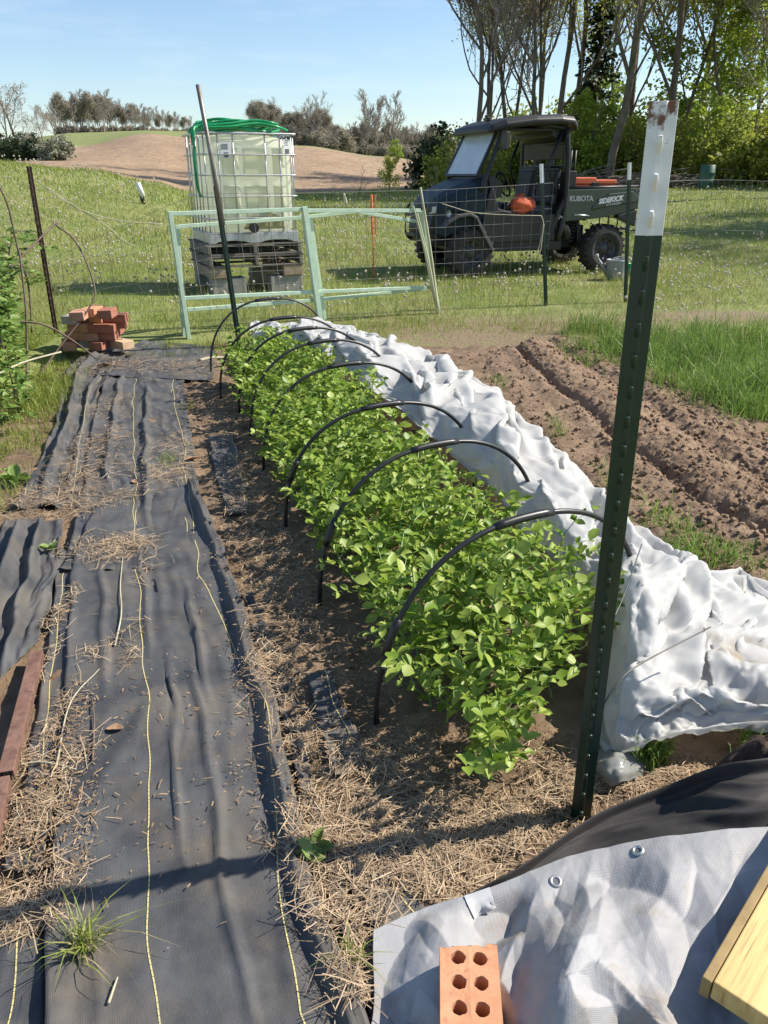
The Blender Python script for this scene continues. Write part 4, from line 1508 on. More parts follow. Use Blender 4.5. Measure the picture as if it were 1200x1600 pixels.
V, F = scatter_blob([(960, 560, .45, .55, 1900), (1030, 560, .5, .55, 2300), (1100, 600, .5, .5, 2300), (1170, 630, .45, .45, 2000), (1230, 640, .45, .5, 2000), (1100, 540, .6, .6, 1900), (1200, 560, .6, .6, 1900), (930, 525, .3, .3, 700), (1290, 600, .5, .6, 1500)], .08, .30, .003, .008, .75)
o = build('tall_grass', V, F, M['lushgrass'])
tag(o, 'tall lush green grass clump at the right beyond the tilled soil', 'grass', kind='stuff')
V, F = scatter_blob([(1000, 800, .12, .25, 260), (1050, 850, .12, .18, 330), (1100, 870, .14, .12, 300), (1160, 880, .12, .1, 160), (960, 760, .08, .2, 120), (1190, 960, .1, .1, 200), (870, 680, .05, .15, 60), (780, 600, .06, .2, 50), (1230, 930, .12, .1, 150)], .05, .15, .003, .006, .6)
V2, F2 = scatter_blob([(1040, 1195, .07, .025, 300), (1100, 1192, .08, .025, 420), (1165, 1182, .08, .022, 420), (1215, 1172, .05, .02, 250), (1005, 1205, .03, .03, 80)], .07, .15, .003, .006, .45)
V, F = join([(V, F), (V2, F2)])
o = build('garden_grass', V, F, M['lushgrass'])
tag(o, 'short green grass growing along and beneath the white row cover', 'grass', kind='stuff')
parts = [scatter_blob([(20, 700, .28, .5, 1900), (50, 630, .25, .5, 2200), (10, 600, .4, .6, 2200), (90, 560, .3, .35, 1300), (40, 560, .4, .5, 1500), (75, 600, .2, .4, 900), (10, 780, .12, .15, 120), (330, 560, .12, .25, 160), (300, 545, .4, .15, 600), (265, 725, .05, .12, 90), (290, 640, .06, .1, 60), (250, 560, .3, .1, 250)], .04, .13, .003, .005, .7),
         scatter_blob([(960, 520, .5, .5, 700), (830, 515, .7, .3, 700), (640, 510, .5, .5, 1100), (560, 520, .35, .5, 700)], .04, .12, .003, .006, .7)]
V, F = join(parts)
o = build('verge_grass', V, F, M['grass'])
tag(o, 'thin ragged grass along the edges of the garden path', 'grass', kind='stuff')

# single weeds
for px, py, lab, n, s_ in ((128, 1480, 'spiky half dry grass tuft rooted on the main black cloth near the lower left', 60, .10), (548, 1490, 'small green weed tuft in the straw left of the silver tarp', 40, .05)):
    p = gp(px, py, .03)
    X, Y = p[0] + RG.normal(0, .012, n), p[1] + RG.normal(0, .012, n)
    V, F = blades(X, Y, np.full(n, .028), RG.uniform(.25, .8, n) * s_, np.full(n, .0035), 1.6, curl=1.2)
    t = thing('weed', lab, 'weed', p)
    V = V - p
    build('blades', V, F, M['grass'], t)
    n = 30
    V, F = blades(X[:n], Y[:n], np.full(n, .028), RG.uniform(.15, .5, n) * s_, np.full(n, .004), 2.4, curl=1.8)
    build('dry_blades', V - p, F, M['drygrass'], t)
# broad little weeds
for px, py, lab in ((80, 860, 'small broad leaved weed on the wrinkled cloth at the left'), (487, 1352, 'young weed with two round leaves beside the cloth hem'), (25, 745, 'dandelion rosette at the left path edge'), (492, 1318, 'pale green seedling in the straw beside the cloth hem')):
    p = gp(px, py, .03)
    l2 = Leaves()
    for k in range(5 if px > 400 else 11):
        a = rnd.uniform(0, 6.28)
        l2.add((0, 0, .005), (math.cos(a), math.sin(a), rnd.uniform(.15, .9)), rnd.uniform(.03, .055) * (1 if px > 60 else 2), rnd.uniform(-.4, .4), 1.2)
    V, F = l2.geo()
    o = build('weed', V, F, M['bramble'], smooth=True)
    o.location = (p[0], p[1], float(hz(p[0], p[1])))
    tag(o, lab, 'weed')
# dead leaves: curled
M['deadleaf'] = mat('deadleaf', (.36, .22, .12), (.24, .14, .08), 60, .8)
for px, py, s_, rz, lab in ((180, 1140, .045, .1, 'curled brown dead leaf casting a shadow on the main black cloth'), (212, 752, .05, 2.0, 'tan dead leaf on the yellow thread of the upper cloth'), (300, 718, .08, .5, 'light tan dead leaf scrap on the upper cloth by the straw'), (165, 572, .12, .2, 'broad tan dead leaf on the far cloth below the bricks')):
    u, v = np.meshgrid(np.linspace(-1, 1, 13), np.linspace(0, 1, 13), indexing='ij')
    wd = np.sin(np.pi * np.clip(v * .94 + .03, 0, 1)) ** .8 * .36
    X = u * wd
    Yl = v - .5
    Zl = .9 * X ** 2 * 1.6 + .25 * (v - .5) ** 2 + .03 * pn(u * 2, v * 4, 3)
    V = np.stack([X, Yl, Zl], -1).reshape(-1, 3) * s_
    o = build('dead_leaf', V, [grid_faces(13, 13)], M['deadleaf'], smooth=True)
    p = gp(px, py, .03)
    o.location = (p[0], p[1], float(hz(p[0], p[1])) + .004)
    o.rotation_euler = (0, .2, rz + 1.57)
    tag(o, lab, 'dead leaf')
# a few bigger dry stalks
for pts, lab in (([(180, 1010), (190, 960), (188, 915), (192, 870)], 'pale forked dry stalk on the upper left of the main cloth'),
                 ([(88, 1200), (110, 1100), (155, 1045)], 'pale dry straw stem leaning over the edge of the main cloth'),
                 ([(145, 1190), (148, 1130), (144, 1090)], 'short brown stem lying left of the dead leaf'),
                 ([(690, 1340), (640, 1345), (595, 1330)], 'long pale stalk across the straw in front of the peas'),
                 ([(0, 1192), (60, 1190), (118, 1203)], 'pale stem lying across the rusty channel'),
                 ([(170, 1570), (178, 1545), (184, 1528)], 'short straw piece on the main cloth near the bottom'),
                 ([(435, 795), (405, 797), (378, 795)], 'dark stick beside the third hoop foot'),
                 ([(312, 563), (330, 560), (362, 556)], 'pale wooden stick on the ground at the farthest hoop')):
    Pw = np.array([gp(a, b, .03) for a, b in pts])
    Pw[:, 2] = hz(Pw[:, 0], Pw[:, 1]) + .006
    Pw = resample(Pw, 14)
    th = .003 if 'wooden' not in lab else .016
    o = MB().tube(Pw, np.linspace(th, th * .5, 14), 5).obj('dry_stalk', M['vine'] if 'dark' not in lab and 'brown' not in lab else M['cane'], smooth=True)
    single(o, lab, 'dry stalk')

# ------------------------------------------------------------------ liquid tank on pallets
TY = R(24)
tb = np.array([*gp(332, 468)[:2], 0])
ex, ey = np.array([math.cos(TY), math.sin(TY), 0]), np.array([-math.sin(TY), math.cos(TY), 0])
tb[2] = float(tz(tb[0], tb[1]))


def tloc(a, b, z):
    return tb + ex * a + ey * b + np.array([0, 0, z])


# concrete and wooden blocks: local a along the front, b to the back
blk = [(.02, .02, .40, .20, 0, .19, 'concrete', 'grey concrete block under the front left corner of the tank stand'),
       (.72, .02, .40, .20, 0, .19, 'concrete', 'grey concrete block under the front right corner of the tank stand'),
       (.02, .85, .40, .20, 0, .19, 'concrete', 'grey concrete block under the back left corner of the tank stand'),
       (.72, .85, .40, .20, 0, .19, 'concrete', 'grey concrete block under the back right corner of the tank stand'),
       (.0, .0, .24, .95, .192, .115, 'woodblock', 'brown timber beam under the left end of the pallets'),
       (.88, .0, .24, .95, .192, .115, 'woodblock', 'brown timber beam under the right end of the pallets')]
for a, b, sa, sb, z, h, mm, lab in blk:
    if mm == 'concrete':      # hollow block
        mb = MB()
        for q in (0, .5, 1):
            mb.box((a + .02 + q * (sa - .04), b + sb / 2, z + h / 2), (.038, sb, h))
        for q in (.02, sb - .02):
            mb.box((a + sa / 2, b + q, z + h / 2), (sa - .01, .036, h - .004))
    else:
        mb = MB().box((a + sa / 2, b + sb / 2, z + h / 2), (sa, sb, h))
    o = mb.obj('concrete_block' if mm == 'concrete' else 'timber_beam', M[mm], bevel=.006)
    o.location = tb.tolist()
    o.rotation_euler = (0, 0, TY)
    tag(o, lab, 'block' if mm == 'concrete' else 'timber beam')
PALH = .128


def pallet(z, lab, da):
    t = thing('pallet', lab, 'pallet', tloc(da, 0, z), TY, 'wooden pallets under the tank')
    for b in (.02, .5, .98):
        MB().box((.56, b, .063), (1.16, .04, .086)).obj('stringer', M['pallet'], t, bevel=.003)
    for a in np.linspace(.05, 1.07, 8):
        MB().box((a, .5, .117), (.10, 1.06, .019), (0, 0, rnd.uniform(-.01, .01))).obj('deck_board', M['pallet'], t, bevel=.002)
    for a in (.05, .56, 1.07):
        MB().box((a, .5, .010), (.10, 1.06, .018)).obj('bottom_board', M['pallet'], t, bevel=.002)


# stringers run along the front face, so the front shows two gaps
def pallet2(z, lab, da):
    t = thing('pallet', lab, 'pallet', tloc(da, 0, z), TY, 'wooden pallets under the tank')
    for a in (.02, .56, 1.10):
        MB().box((a, .5, .064), (.04, 1.02, .088)).obj('stringer', M['pallet'], t, bevel=.003)
    for b in np.linspace(.04, .96, 7):
        MB().box((.56, b, .118), (1.16, .09, .018), (0, 0, rnd.uniform(-.01, .01))).obj('deck_board', M['pallet'], t, bevel=.002)
    for b in (.04, .5, .96):
        MB().box((.56, b, .010), (1.16, .09, .018)).obj('bottom_board', M['pallet'], t, bevel=.002)


pallet2(.309, 'weathered grey wooden pallet, lower one of the two beneath the tank', 0)
pallet2(.309 + PALH + .002, 'weathered grey wooden pallet, upper one directly beneath the tank', -.01)
z0 = .309 + 2 * PALH + .004
WT, DT, HT = 1.05, .98, 1.10
t = thing('liquid_tank', 'translucent white plastic tank in a galvanised wire cage on wooden pallets', 'tank', tloc(.03, .0, z0), TY)
# sheet metal base with scooped front
prof = [(0, 0), (.06, 0), (.10, .02), (.16, .028), (.30, .03), (.40, .02), (.47, .0), (.58, .0), (.65, .02), (.75, .03), (.89, .028), (.95, .02), (.99, 0), (1.05, 0), (1.05, .105), (0, .105)]
mb = MB().prism([(x, z + .0) for x, z in prof], 0, .03)
mb.prism([(x, z) for x, z in prof], DT - .03, DT)
for x in (.015, 1.035):
    mb.box((x, DT / 2, .0525), (.03, DT - .062, .105))
mb.box((WT / 2, DT / 2, .112), (WT, DT, .012))
mb.obj('metal_base', M['galv'], t, bevel=.006)
# bottle: rounded box loft with ribs
def rrect(wx, wy, r_, z, bulge=0, k=7):
    pts = []
    for cx, cy, a0 in ((1, 1, 0), (-1, 1, 90), (-1, -1, 180), (1, -1, 270)):
        for q in np.linspace(0, 90, k):
            a = R(a0 + q)
            pts.append((cx * (wx / 2 - r_) + r_ * math.cos(a), cy * (wy / 2 - r_) + r_ * math.sin(a), z))
    return np.array(pts) + (WT / 2, DT / 2, 0)


secs = []
for z, ins, rr in ((.12, .06, .12), (.15, .03, .13), (.25, .02, .13), (.60, .02, .14), (.66, .02, .14), (.98, .02, .15), (1.06, .04, .16), (1.105, .10, .2), (1.135, .2, .2)):
    secs.append(rrect(WT - 2 * ins, DT - 2 * ins, rr, z))
mb = MB().loft(secs)
bo = mb.obj('bottle', M['tank'], t, smooth=True, bevel=0)
# moulded panels and ribs standing proud of the bottle's front and sides
mb = MB()
for x0_, x1_ in ((.20, .40), (.44, .72), (.78, .92)):
    for z0_, z1_ in ((.26, .62), (.70, 1.0)):
        mb.loft([[(x0_, .022, z0_), (x1_, .022, z0_), (x1_, .022, z1_), (x0_, .022, z1_)], [(x0_ + .025, .006, z0_ + .03), (x1_ - .025, .006, z0_ + .03), (x1_ - .025, .006, z1_ - .03), (x0_ + .025, .006, z1_ - .03)]])
mb.obj('moulded_panel', M['tank'], bo, smooth=False, bevel=.008)
MB().lathe([(.001, 1.175), (.11, 1.172), (.12, 1.16), (.12, 1.13)], 28, c=(WT / 2, DT / 2, 0)).obj('lid', M['tanklid'], t, smooth=True)
mb = MB().lathe([(.001, -.005), (.20, -.0), (.27, .004)], 24, 'y', (.62, .022, .30))
mb.loft([[(.42, .016, .155), (.92, .016, .155), (.86, .016, .30), (.62, .016, .40), (.50, .016, .33)], [(.42, .012, .155), (.92, .012, .155), (.86, .012, .30), (.62, .012, .40), (.50, .012, .33)]])
MB().loft([[(.40, .016, .15), (.90, .016, .15), (.84, .016, .28), (.66, .016, .36), (.50, .016, .31)], [(.40, .012, .15), (.90, .012, .15), (.84, .012, .28), (.66, .012, .36), (.50, .012, .31)]]).obj('sediment', M['sediment'], bo)
# drain valve
mb = MB().lathe([(.045, .0), (.045, -.07), (.055, -.07), (.055, -.10), (.001, -.10)], 16, 'y', (.50, .0, .17))
mb.box((.50, -.05, .225), (.05, .05, .05)).box((.50, -.06, .255), (.10, .022, .016))
mb.obj('drain_valve', M['hoop'], t, bevel=.003)
# cage
CH = 1.14
xs = [.0, .17, .34, .70, .87, WT]
ys = [0, .16, .33, .5, .66, .82, DT]
cz = [.27, .50, .72, .93]


def ring(z, r_, rad, off=.0):
    P = rrect(WT + off, DT + off, rad, z, k=5)
    P = np.concatenate([P, P[:1]])
    return MB().tube(P, r_, 6, cap=False)


for x in xs[1:-1]:
    for y in (-.004, DT + .004):
        MB().tube([(x, y, .12), (x, y, CH)], .0085, 6).obj('cage_bar', M['galv'], t, smooth=True)
for y in ys[1:-1]:
    for x in (-.004, WT + .004):
        MB().tube([(x, y, .12), (x, y, CH)], .0085, 6).obj('cage_bar', M['galv'], t, smooth=True)
for x, y in ((.02, .02), (WT - .02, .02), (.02, DT - .02), (WT - .02, DT - .02)):
    MB().tube([(x, y, .12), (x, y, CH)], .0085, 6).obj('cage_bar', M['galv'], t, smooth=True)
for z in cz:
    ring(z, .0085, .06, .03).obj('cage_ring', M['galv'], t, smooth=True)
ring(CH, .014, .05, .03).obj('top_rail', M['galv'], t, smooth=True)
# data plates
for x, z, nm in ((.255, .97, 0), (.955, 1.01, 1)):
    y = -.014 if nm == 0 else -.010
    p_ = MB().box((x, y, z), (.12 if nm == 0 else .085, .003, .16), (0, 0, 0 if nm == 0 else .25)).obj('label_plate', M['label'], t)
    mb = MB()
    for k in range(4):
        mb.box((x - .01, y - .0035, z + .06 - k * .014), (.075 if nm == 0 else .05, .002, .006), (0, 0, 0 if nm == 0 else .25))
    mb.box((x, y - .0035, z - .045), (.05, .002, .05), (0, 0, 0 if nm == 0 else .25))
    mb.obj('printed_block', M['print'], p_)
# green hose heaped on top and hanging down the left side
mb = MB()
for k in range(7):
    a = np.linspace(0, 2 * math.pi, 40)
    rx, ry = .50 - .02 * k, .36 - .015 * k
    ph = k * 1.3
    P_ = np.stack([.46 + .03 * math.sin(k * 2) + rx * np.cos(a), .40 + ry * np.sin(a) + .05 * math.cos(k * 3), 1.165 + .017 * k + .02 * np.sin(3 * a + ph)], -1)
    mb.tube(P_, .0155, 7, cap=False)
mb.tube(resample(np.array([(.05, .15, 1.19), (-.05, .06, 1.19), (-.075, .02, 1.10), (-.085, .03, .85), (-.07, .08, .62), (-.03, .15, .50)]), 40), .0155, 7)
mb.tube(resample(np.array([(.1, .1, 1.21), (-.04, .10, 1.20), (-.07, .12, 1.12), (-.06, .16, 1.02)]), 30), .0155, 7)
mb.tube(resample(np.array([(.02, .02, 1.19), (.3, -.03, 1.20), (.62, .0, 1.24), (.85, -.02, 1.21), (1.0, .1, 1.18)]), 40), .0155, 7)
mb.tube(resample(np.array([(.02, .06, 1.21), (.3, .02, 1.23), (.6, .04, 1.27), (.8, .0, 1.25), (.9, .12, 1.24)]), 40), .0155, 7)
o = mb.obj('garden_hose', M['hose'], smooth=True)
o.location = tloc(.03, .0, z0).tolist()
o.rotation_euler = (0, 0, TY)
tag(o, 'bright green garden hose coiled on top of the tank, a loop hanging at its left', 'hose')

# ------------------------------------------------------------------ mint green frames
def px3(px, py, f, k):
    """point above the line of the frame feet: f(px)->depth"""
    return at(px, py, f)


fa = lambda x: 6.85 + (x + 1.73) / 2.3 * 1.35
def fpt(px, py, off=0.0):
    Y = 7.4
    for _ in range(12):
        p = at(px, py, Y)
        Y = fa(p[0]) + off
    return at(px, py, Y)


t = thing('trellis', 'front mint green metal frame with wire infill standing before the tank', 'frame', fpt(295, 530) * (1, 1, 0))
lo_ = np.array(t.location)
def fbar(a, b, wdt, nm, m='mint', off=0.0, wz=None):
    A, B = fpt(*a, off) - lo_, fpt(*b, off) - lo_
    return MB().bar(A, B, wdt, wz or wdt, up=(.5, -.86, 0)).obj(nm, M[m], t, bevel=.003)


fbar((295, 530), (265, 330), .036, 'leg')
fbar((268, 334), (470, 327), .034, 'top_rail')
fbar((480, 329), (656, 329), .034, 'top_rail')
fbar((288, 466), (490, 456), .032, 'bottom_rail')
fbar((490, 456), (671, 449), .032, 'bottom_rail')
fbar((500, 503), (475, 323), .050, 'middle_leg', off=-.03)
fbar((686, 493), (658, 330), .036, 'leg', off=-.02)
A = MB()
for k in range(9):
    u = k / 8
    a = fpt(272 + u * 200, 345, .0) - lo_
    b = fpt(290 + u * 200, 462, .0) - lo_
    A.tube([a, b], .0016, 3)
A.obj('wire_infill', M['wire'], t)
t = thing('trellis', 'rear mint green metal frame leaning close behind the front one', 'frame', fpt(287, 524, .1) * (1, 1, 0))
lo_ = np.array(t.location)
fbar((288, 526), (276, 352), .036, 'leg', off=.09)
fbar((278, 354), (470, 340), .032, 'top_rail', off=.09)
fbar((470, 340), (560, 330), .032, 'top_rail', off=.09)
fbar((560, 331), (652, 346), .032, 'top_rail', off=.0)
fbar((292, 484), (490, 469), .032, 'bottom_rail', off=.09)
fbar((490, 469), (668, 451), .032, 'bottom_rail', off=.06)
fbar((507, 500), (484, 340), .036, 'middle_leg', off=.06)
for (a, b, r0, lab) in (((684, 490), (657, 293), .016, 'taller pale wooden stake leaning on the right leg of the green frames'), ((680, 470), (652, 333), .015, 'shorter pale wooden stake beside the right leg of the green frames'), ((676, 455), (646, 322), .012, 'thin pale wooden stake left of the two others on the green frames')):
    A, B = fpt(*a, -.07), fpt(*b, -.05)
    A[2] = max(A[2], 0)
    P_ = resample(np.array([A, (A + B) / 2 + (.012, 0, 0), B]), 10)
    o = MB().tube(P_, np.linspace(r0 * 1.3, r0 * .6, 10), 7).obj('wooden_stake', M['palewood'], smooth=True)
    single(o, lab, 'stake')


# ------------------------------------------------------------------ welded wire fence
def wirefence(name, lab, pts, h, dx, dz, r_, cat='wire fence', hpts=None):
    pts = np.array(pts, float)
    mb, mv = MB(), MB()
    seg = np.linalg.norm(np.diff(pts[:, :2], axis=0), axis=1)
    cum = np.concatenate([[0], np.cumsum(seg)])
    n = int(cum[-1] / dx)
    s = np.linspace(0, cum[-1], n + 1)
    P_ = np.stack([np.interp(s, cum, pts[:, 0]), np.interp(s, cum, pts[:, 1]), np.zeros(n + 1)], -1)
    P_[:, 2] = tz(P_[:, 0], P_[:, 1])
    hh = np.interp(s, cum, hpts) if hpts is not None else np.full(n + 1, h)
    sway = .025 * pn(s * .8, 0, 4)
    nrm = np.array([.25, -.97, 0])
    for k in range(n + 1):
        mv.tube([P_[k] + nrm * sway[k], P_[k] + nrm * sway[k] * .3 + (0, 0, hh[k])], r_, 3, cap=False)
    m_ = int(h / dz)
    for k in range(m_ + 1):
        q = P_ + nrm * (sway * (1 - .7 * k / m_))[:, None] + np.array([0, 0, 1]) * (hh * (k / m_))[:, None]
        mb.tube(q, r_ * (1.3 if k == m_ else 1), 3, cap=False)
    t = thing(name, lab, cat, P_[0])
    for o in (mb.obj('line_wires', M['wire'], t), mv.obj('stay_wires', M['wire'], t)):
        v = np.empty(len(o.data.vertices) * 3, np.float32)
        o.data.vertices.foreach_get('co', v)
        o.data.vertices.foreach_set('co', (v.reshape(-1, 3) - P_[0].astype(np.float32)).ravel())
        o.data.update()
    return t


e_ = hit(853, 478)
wirefence('wire_fence', 'welded wire mesh fence between the green frames and the utility vehicle', [(-3.0, 7.18), (-1.7, 7.55), (.62, 8.36), (e_[0] - .02, e_[1] + .03)], 1.2, .105, .115, .0017, hpts=[.55, 1.15, 1.18, 1.24])
wirefence('wire_fence', 'far low wire fence across the lawn at the right', [base(995, 15), base(1110, 15.5), base(1260, 16)], 1.1, .12, .22, .0028)
# tangled pale string and wire
for pts, lab in (([at(48, 276, 7.1), at(120, 325, 7.0), at(190, 345, 7.1), at(255, 350, 7.2)], 'upper pale string running from the rusty post towards the green frames'),
                 ([at(48, 276, 7.1), at(110, 318, 7.0), at(165, 352, 7.05), at(192, 375, 7.1), at(210, 385, 7.1)], 'lower pale string sagging from the rusty post over the grass')):
    curve_obj('string', lab, 'string', pts, .004, M['vine'], 4, 30)
curve_obj('guy_string', 'grey string sagging from vehicle bonnet height to the wire mesh end post', 'string', [at(690, 318, 8.3), at(740, 332, 8.4), at(800, 336, 8.5), at(846, 337, 8.6)], .0035, M['vine'], 4, 30)
curve_obj('tie_string', 'loose loop of string hanging on the wire mesh end post', 'string', [at(846, 337, 8.62), at(849, 350, 8.6), at(845, 375, 8.6), at(840, 394, 8.6), at(844, 394, 8.6), at(850, 350, 8.6)], .004, M['vine'], 4, 30)

# orange stake and small white things in the lawn
p = hit(584, 438)
t = thing('orange_marker', 'orange mesh wrapped marker stake on the lawn between tank and vehicle', 'marker', p)
M['orange'] = mat('orange', (.62, .14, .05), (.75, .22, .08), 30, .7)
top = at(581, 304, p[1]) - p
MB().tube([(0, 0, 0), top], .009, 6).obj('stake', M['orange'], t, smooth=True)
mb = MB()
for k in range(2):
    mb.tube([(-.022 + k * .05, -.01, top[2] * .55), (-.03 + k * .055, -.01, top[2])], .010, 5)
for q in np.linspace(.06, .98, 16):
    mb.tube([(-.028, -.012, top[2] * q), (.026, -.012, top[2] * (q + .015))], .004, 4)
mb.obj('netting', M['orange'], t)
p = hit(541, 320)
o = MB().lathe([(.06, 0), (.055, .2), (.035, .32), (.03, .36), (.001, .38)], 10).obj('plant_guard', M['puff'], smooth=True)
o.location = p.tolist()
o.rotation_euler = (0, -.2, 0)
tag(o, 'small white plant guard on the lawn right of the tank', 'plant guard')
p = hit(224, 319)
mb = MB().tube([(0, 0, 0), (-.03, 0, .30)], .055, 10).tube([(-.02, -.03, .28), (-.06, -.05, .50)], .075, 10)
t = thing('pipe_stub', 'short leaning pipe stub with a white top in the lawn left of the tank', 'pipe', p)
MB().tube([(0, 0, 0), (-.02, 0, .22)], .05, 10).obj('base_tube', M['hoop'], t, smooth=True)
MB().tube([(.02, -.02, .16), (-.06, -.03, .46)], .055, 10).obj('cap_tube', M['post_white'], t, smooth=True)

# ------------------------------------------------------------------ brick pile
bp = gp(148, 543)
bp[2] = float(tz(bp[0], bp[1]))
bu = np.array([1, .1, 0]) / np.linalg.norm((1, .1))
bw = np.array([-.1, 1, 0]) / np.linalg.norm((1, .1))
BL, BW, BH = .205, .105, .064


def pile_brick(px, py, z, yaw, mm, lab, on='flat', holes=False):
    p = at(px, py, 1)
    p = gp(px, py, z + BH / 2)
    if on == 'flat':
        sx, sy, sz = BW, BL, BH
    elif on == 'side':
        sx, sy, sz = BL, BW, BH
    else:
        sx, sy, sz = BH, BL, BW
    m = M[mm]
    mb = MB()
    mb.box((0, 0, sz / 2), (sx, sy, sz))
    if holes:
        pass
    o = mb.obj('brick', m, bevel=.004)
    if holes:
        h = MB()
        for i in range(2):
            for j in range(3):
                h.lathe([(.011, .0006), (.001, .0006)], 10, c=((i - .5) * sx * .42, (j - 1) * sy * .27, sz))
        h.obj('core_hole', M['print'], o)
    o.location = (p[0], p[1], z)
    o.rotation_euler = (rnd.uniform(-.03, .03), rnd.uniform(-.03, .03), yaw)
    tag(o, lab, 'brick', 'bricks stacked at the end of the path')
    return o


# rows from the back to the front; z from the ground
Z0 = bp[2]
BR = [  # px,py of the brick's centre, layer, yaw, material, lie
    (122, 534, 0, .2, 'brick_pink', 'flat', 'pink brick at the bottom left of the pile'),
    (140, 534, 0, .1, 'mortar', 'flat', 'mortar-caked pale brick at the bottom middle of the pile'),
    (158, 538, 0, -.1, 'brick_red', 'flat', 'dark red brick at the bottom front of the pile'),
    (174, 532, 0, .1, 'brick_red', 'flat', 'red brick at the bottom right of the pile'),
    (118, 522, 1, .05, 'brick_orange', 'flat', 'orange brick in the second row, leftmost of the pile'),
    (133, 522, 1, -.05, 'brick_orange', 'flat', 'orange brick in the second row, next to the leftmost'),
    (147, 523, 1, .1, 'brick_pink', 'flat', 'pink brick in the middle of the second row of the pile'),
    (162, 524, 1, 1.5, 'brick_red', 'side', 'red brick lying lengthwise in the second row of the pile'),
    (180, 516, 1, .05, 'brick_red', 'flat', 'dark red brick in the second row at the back right of the pile'),
    (121, 509, 2, .1, 'brick_orange', 'flat', 'orange brick in the third row, left of its twin with dark cores'),
    (144, 510, 2, -.08, 'brick_orange', 'flat', 'orange brick with dark cores in the third row of the pile'),
    (160, 512, 2, .0, 'brick_red', 'side', 'red brick in the third row, long face to the path'),
    (178, 506, 2, .05, 'brick_red', 'side', 'red brick jutting out at the right of the third row'),
    (117, 497, 3, -.25, 'mortar', 'flat', 'mortar-crusted brick on the top left of the pile'),
    (140, 494, 3, .2, 'brick_red', 'flat', 'dark red brick at the top back of the pile'),
    (157, 495, 3, -.1, 'brick_orange', 'flat', 'orange cored brick on the very top right of the pile'),
    (178, 496, 3, .08, 'brick_red', 'side', 'red brick on the top right, behind the orange cored one'),
    (124, 492, 4, .15, 'brick_pink', 'flat', 'pink brick topmost at the left back of the pile'),
    (146, 486, 4, -.1, 'brick_orange', 'flat', 'orange brick topmost in the middle of the pile'),
    (168, 489, 4, .1, 'brick_red', 'flat', 'red brick topmost at the right back of the pile'),
    (108, 538, 0, .4, 'brick_orange', 'flat', 'orange brick low at the left edge of the pile, next to the grass'),
    (189, 537, 0, .9, 'brick_tan', 'flat', 'tan brick fallen on the ground right of the pile'),
]
for px, py, ly, yaw, mm, lie, lab in BR:
    pile_brick(px, py, Z0 + ly * (BH + .003), yaw if lie == 'flat' else 0.05, mm, lab, lie, 'core' in lab)

# ------------------------------------------------------------------ brambles at the left edge
mb = MB()
lf = Leaves()
t = thing('bramble', 'leafy bramble thicket with bare arching canes at the left edge', 'bramble', (-2.75, 5.6, 0))
bl0 = np.array((-2.75, 5.6, 0.0))
for k in range(34):
    y0 = rnd.uniform(4.2, 6.9)
    x0 = -(y0 * .915 + .55) * .5 + rnd.uniform(-.5, .16)
    hgt = rnd.uniform(.5, 1.05)
    dx, dy = rnd.uniform(-.3, .25), rnd.uniform(-.25, .25)
    P_ = resample(np.array([(x0, y0, 0), (x0 + dx * .3, y0 + dy * .3, hgt * .55), (x0 + dx * .8, y0 + dy, hgt), (x0 + dx * 1.6, y0 + dy * 1.6, hgt * .85)]), 18)
    mb.tube(P_ - bl0, np.linspace(.006, .003, 18), 5)
    for q in range(2, 18):
        for r_ in range(3):
            a = rnd.uniform(0, 6.28)
            c = P_[q] + np.array([math.cos(a), math.sin(a), rnd.uniform(-.2, .4)]) * rnd.uniform(.02, .12)
            if c[2] > .78 and rnd.random() < .6:
                continue
            for s_ in (-1, 0, 1):
                lf.add(c - bl0, (math.cos(a + s_ * 1.2), math.sin(a + s_ * 1.2), rnd.uniform(-.5, .3)), rnd.uniform(.04, .075), rnd.uniform(-.5, .5), 1)
for k in range(900):      # low leafy skirt
    y0 = rnd.uniform(4.1, 7.0)
    x0 = -(y0 * .915 + .55) * .5 + rnd.uniform(-.5, .2)
    a = rnd.uniform(0, 6.28)
    c = np.array((x0, y0, rnd.uniform(.03, .5) * (1 if x0 < -(y0 * .915 + .55) * .47 else .6)))
    for s_ in (-1, 0, 1):
        lf.add(c - bl0, (math.cos(a + s_ * 1.2), math.sin(a + s_ * 1.2), rnd.uniform(-.4, .4)), rnd.uniform(.035, .07), rnd.uniform(-.5, .5), 1)
for k in range(700):
    y0 = rnd.uniform(4.3, 6.8)
    x0 = -(y0 * .915 + .55) * .5 + rnd.uniform(-.2, .20)
    a = rnd.uniform(0, 6.28)
    c = np.array((x0, y0, rnd.uniform(.25, .85)))
    for s_ in (-1, 0, 1):
        lf.add(c - bl0, (math.cos(a + s_ * 1.2), math.sin(a + s_ * 1.2), rnd.uniform(-.4, .4)), rnd.uniform(.035, .065), rnd.uniform(-.5, .5), 1)
V, F = lf.geo()
build('foliage', V, F, M['bramble'], t, smooth=True)
mb.obj('canes', M['cane'], t, smooth=True)
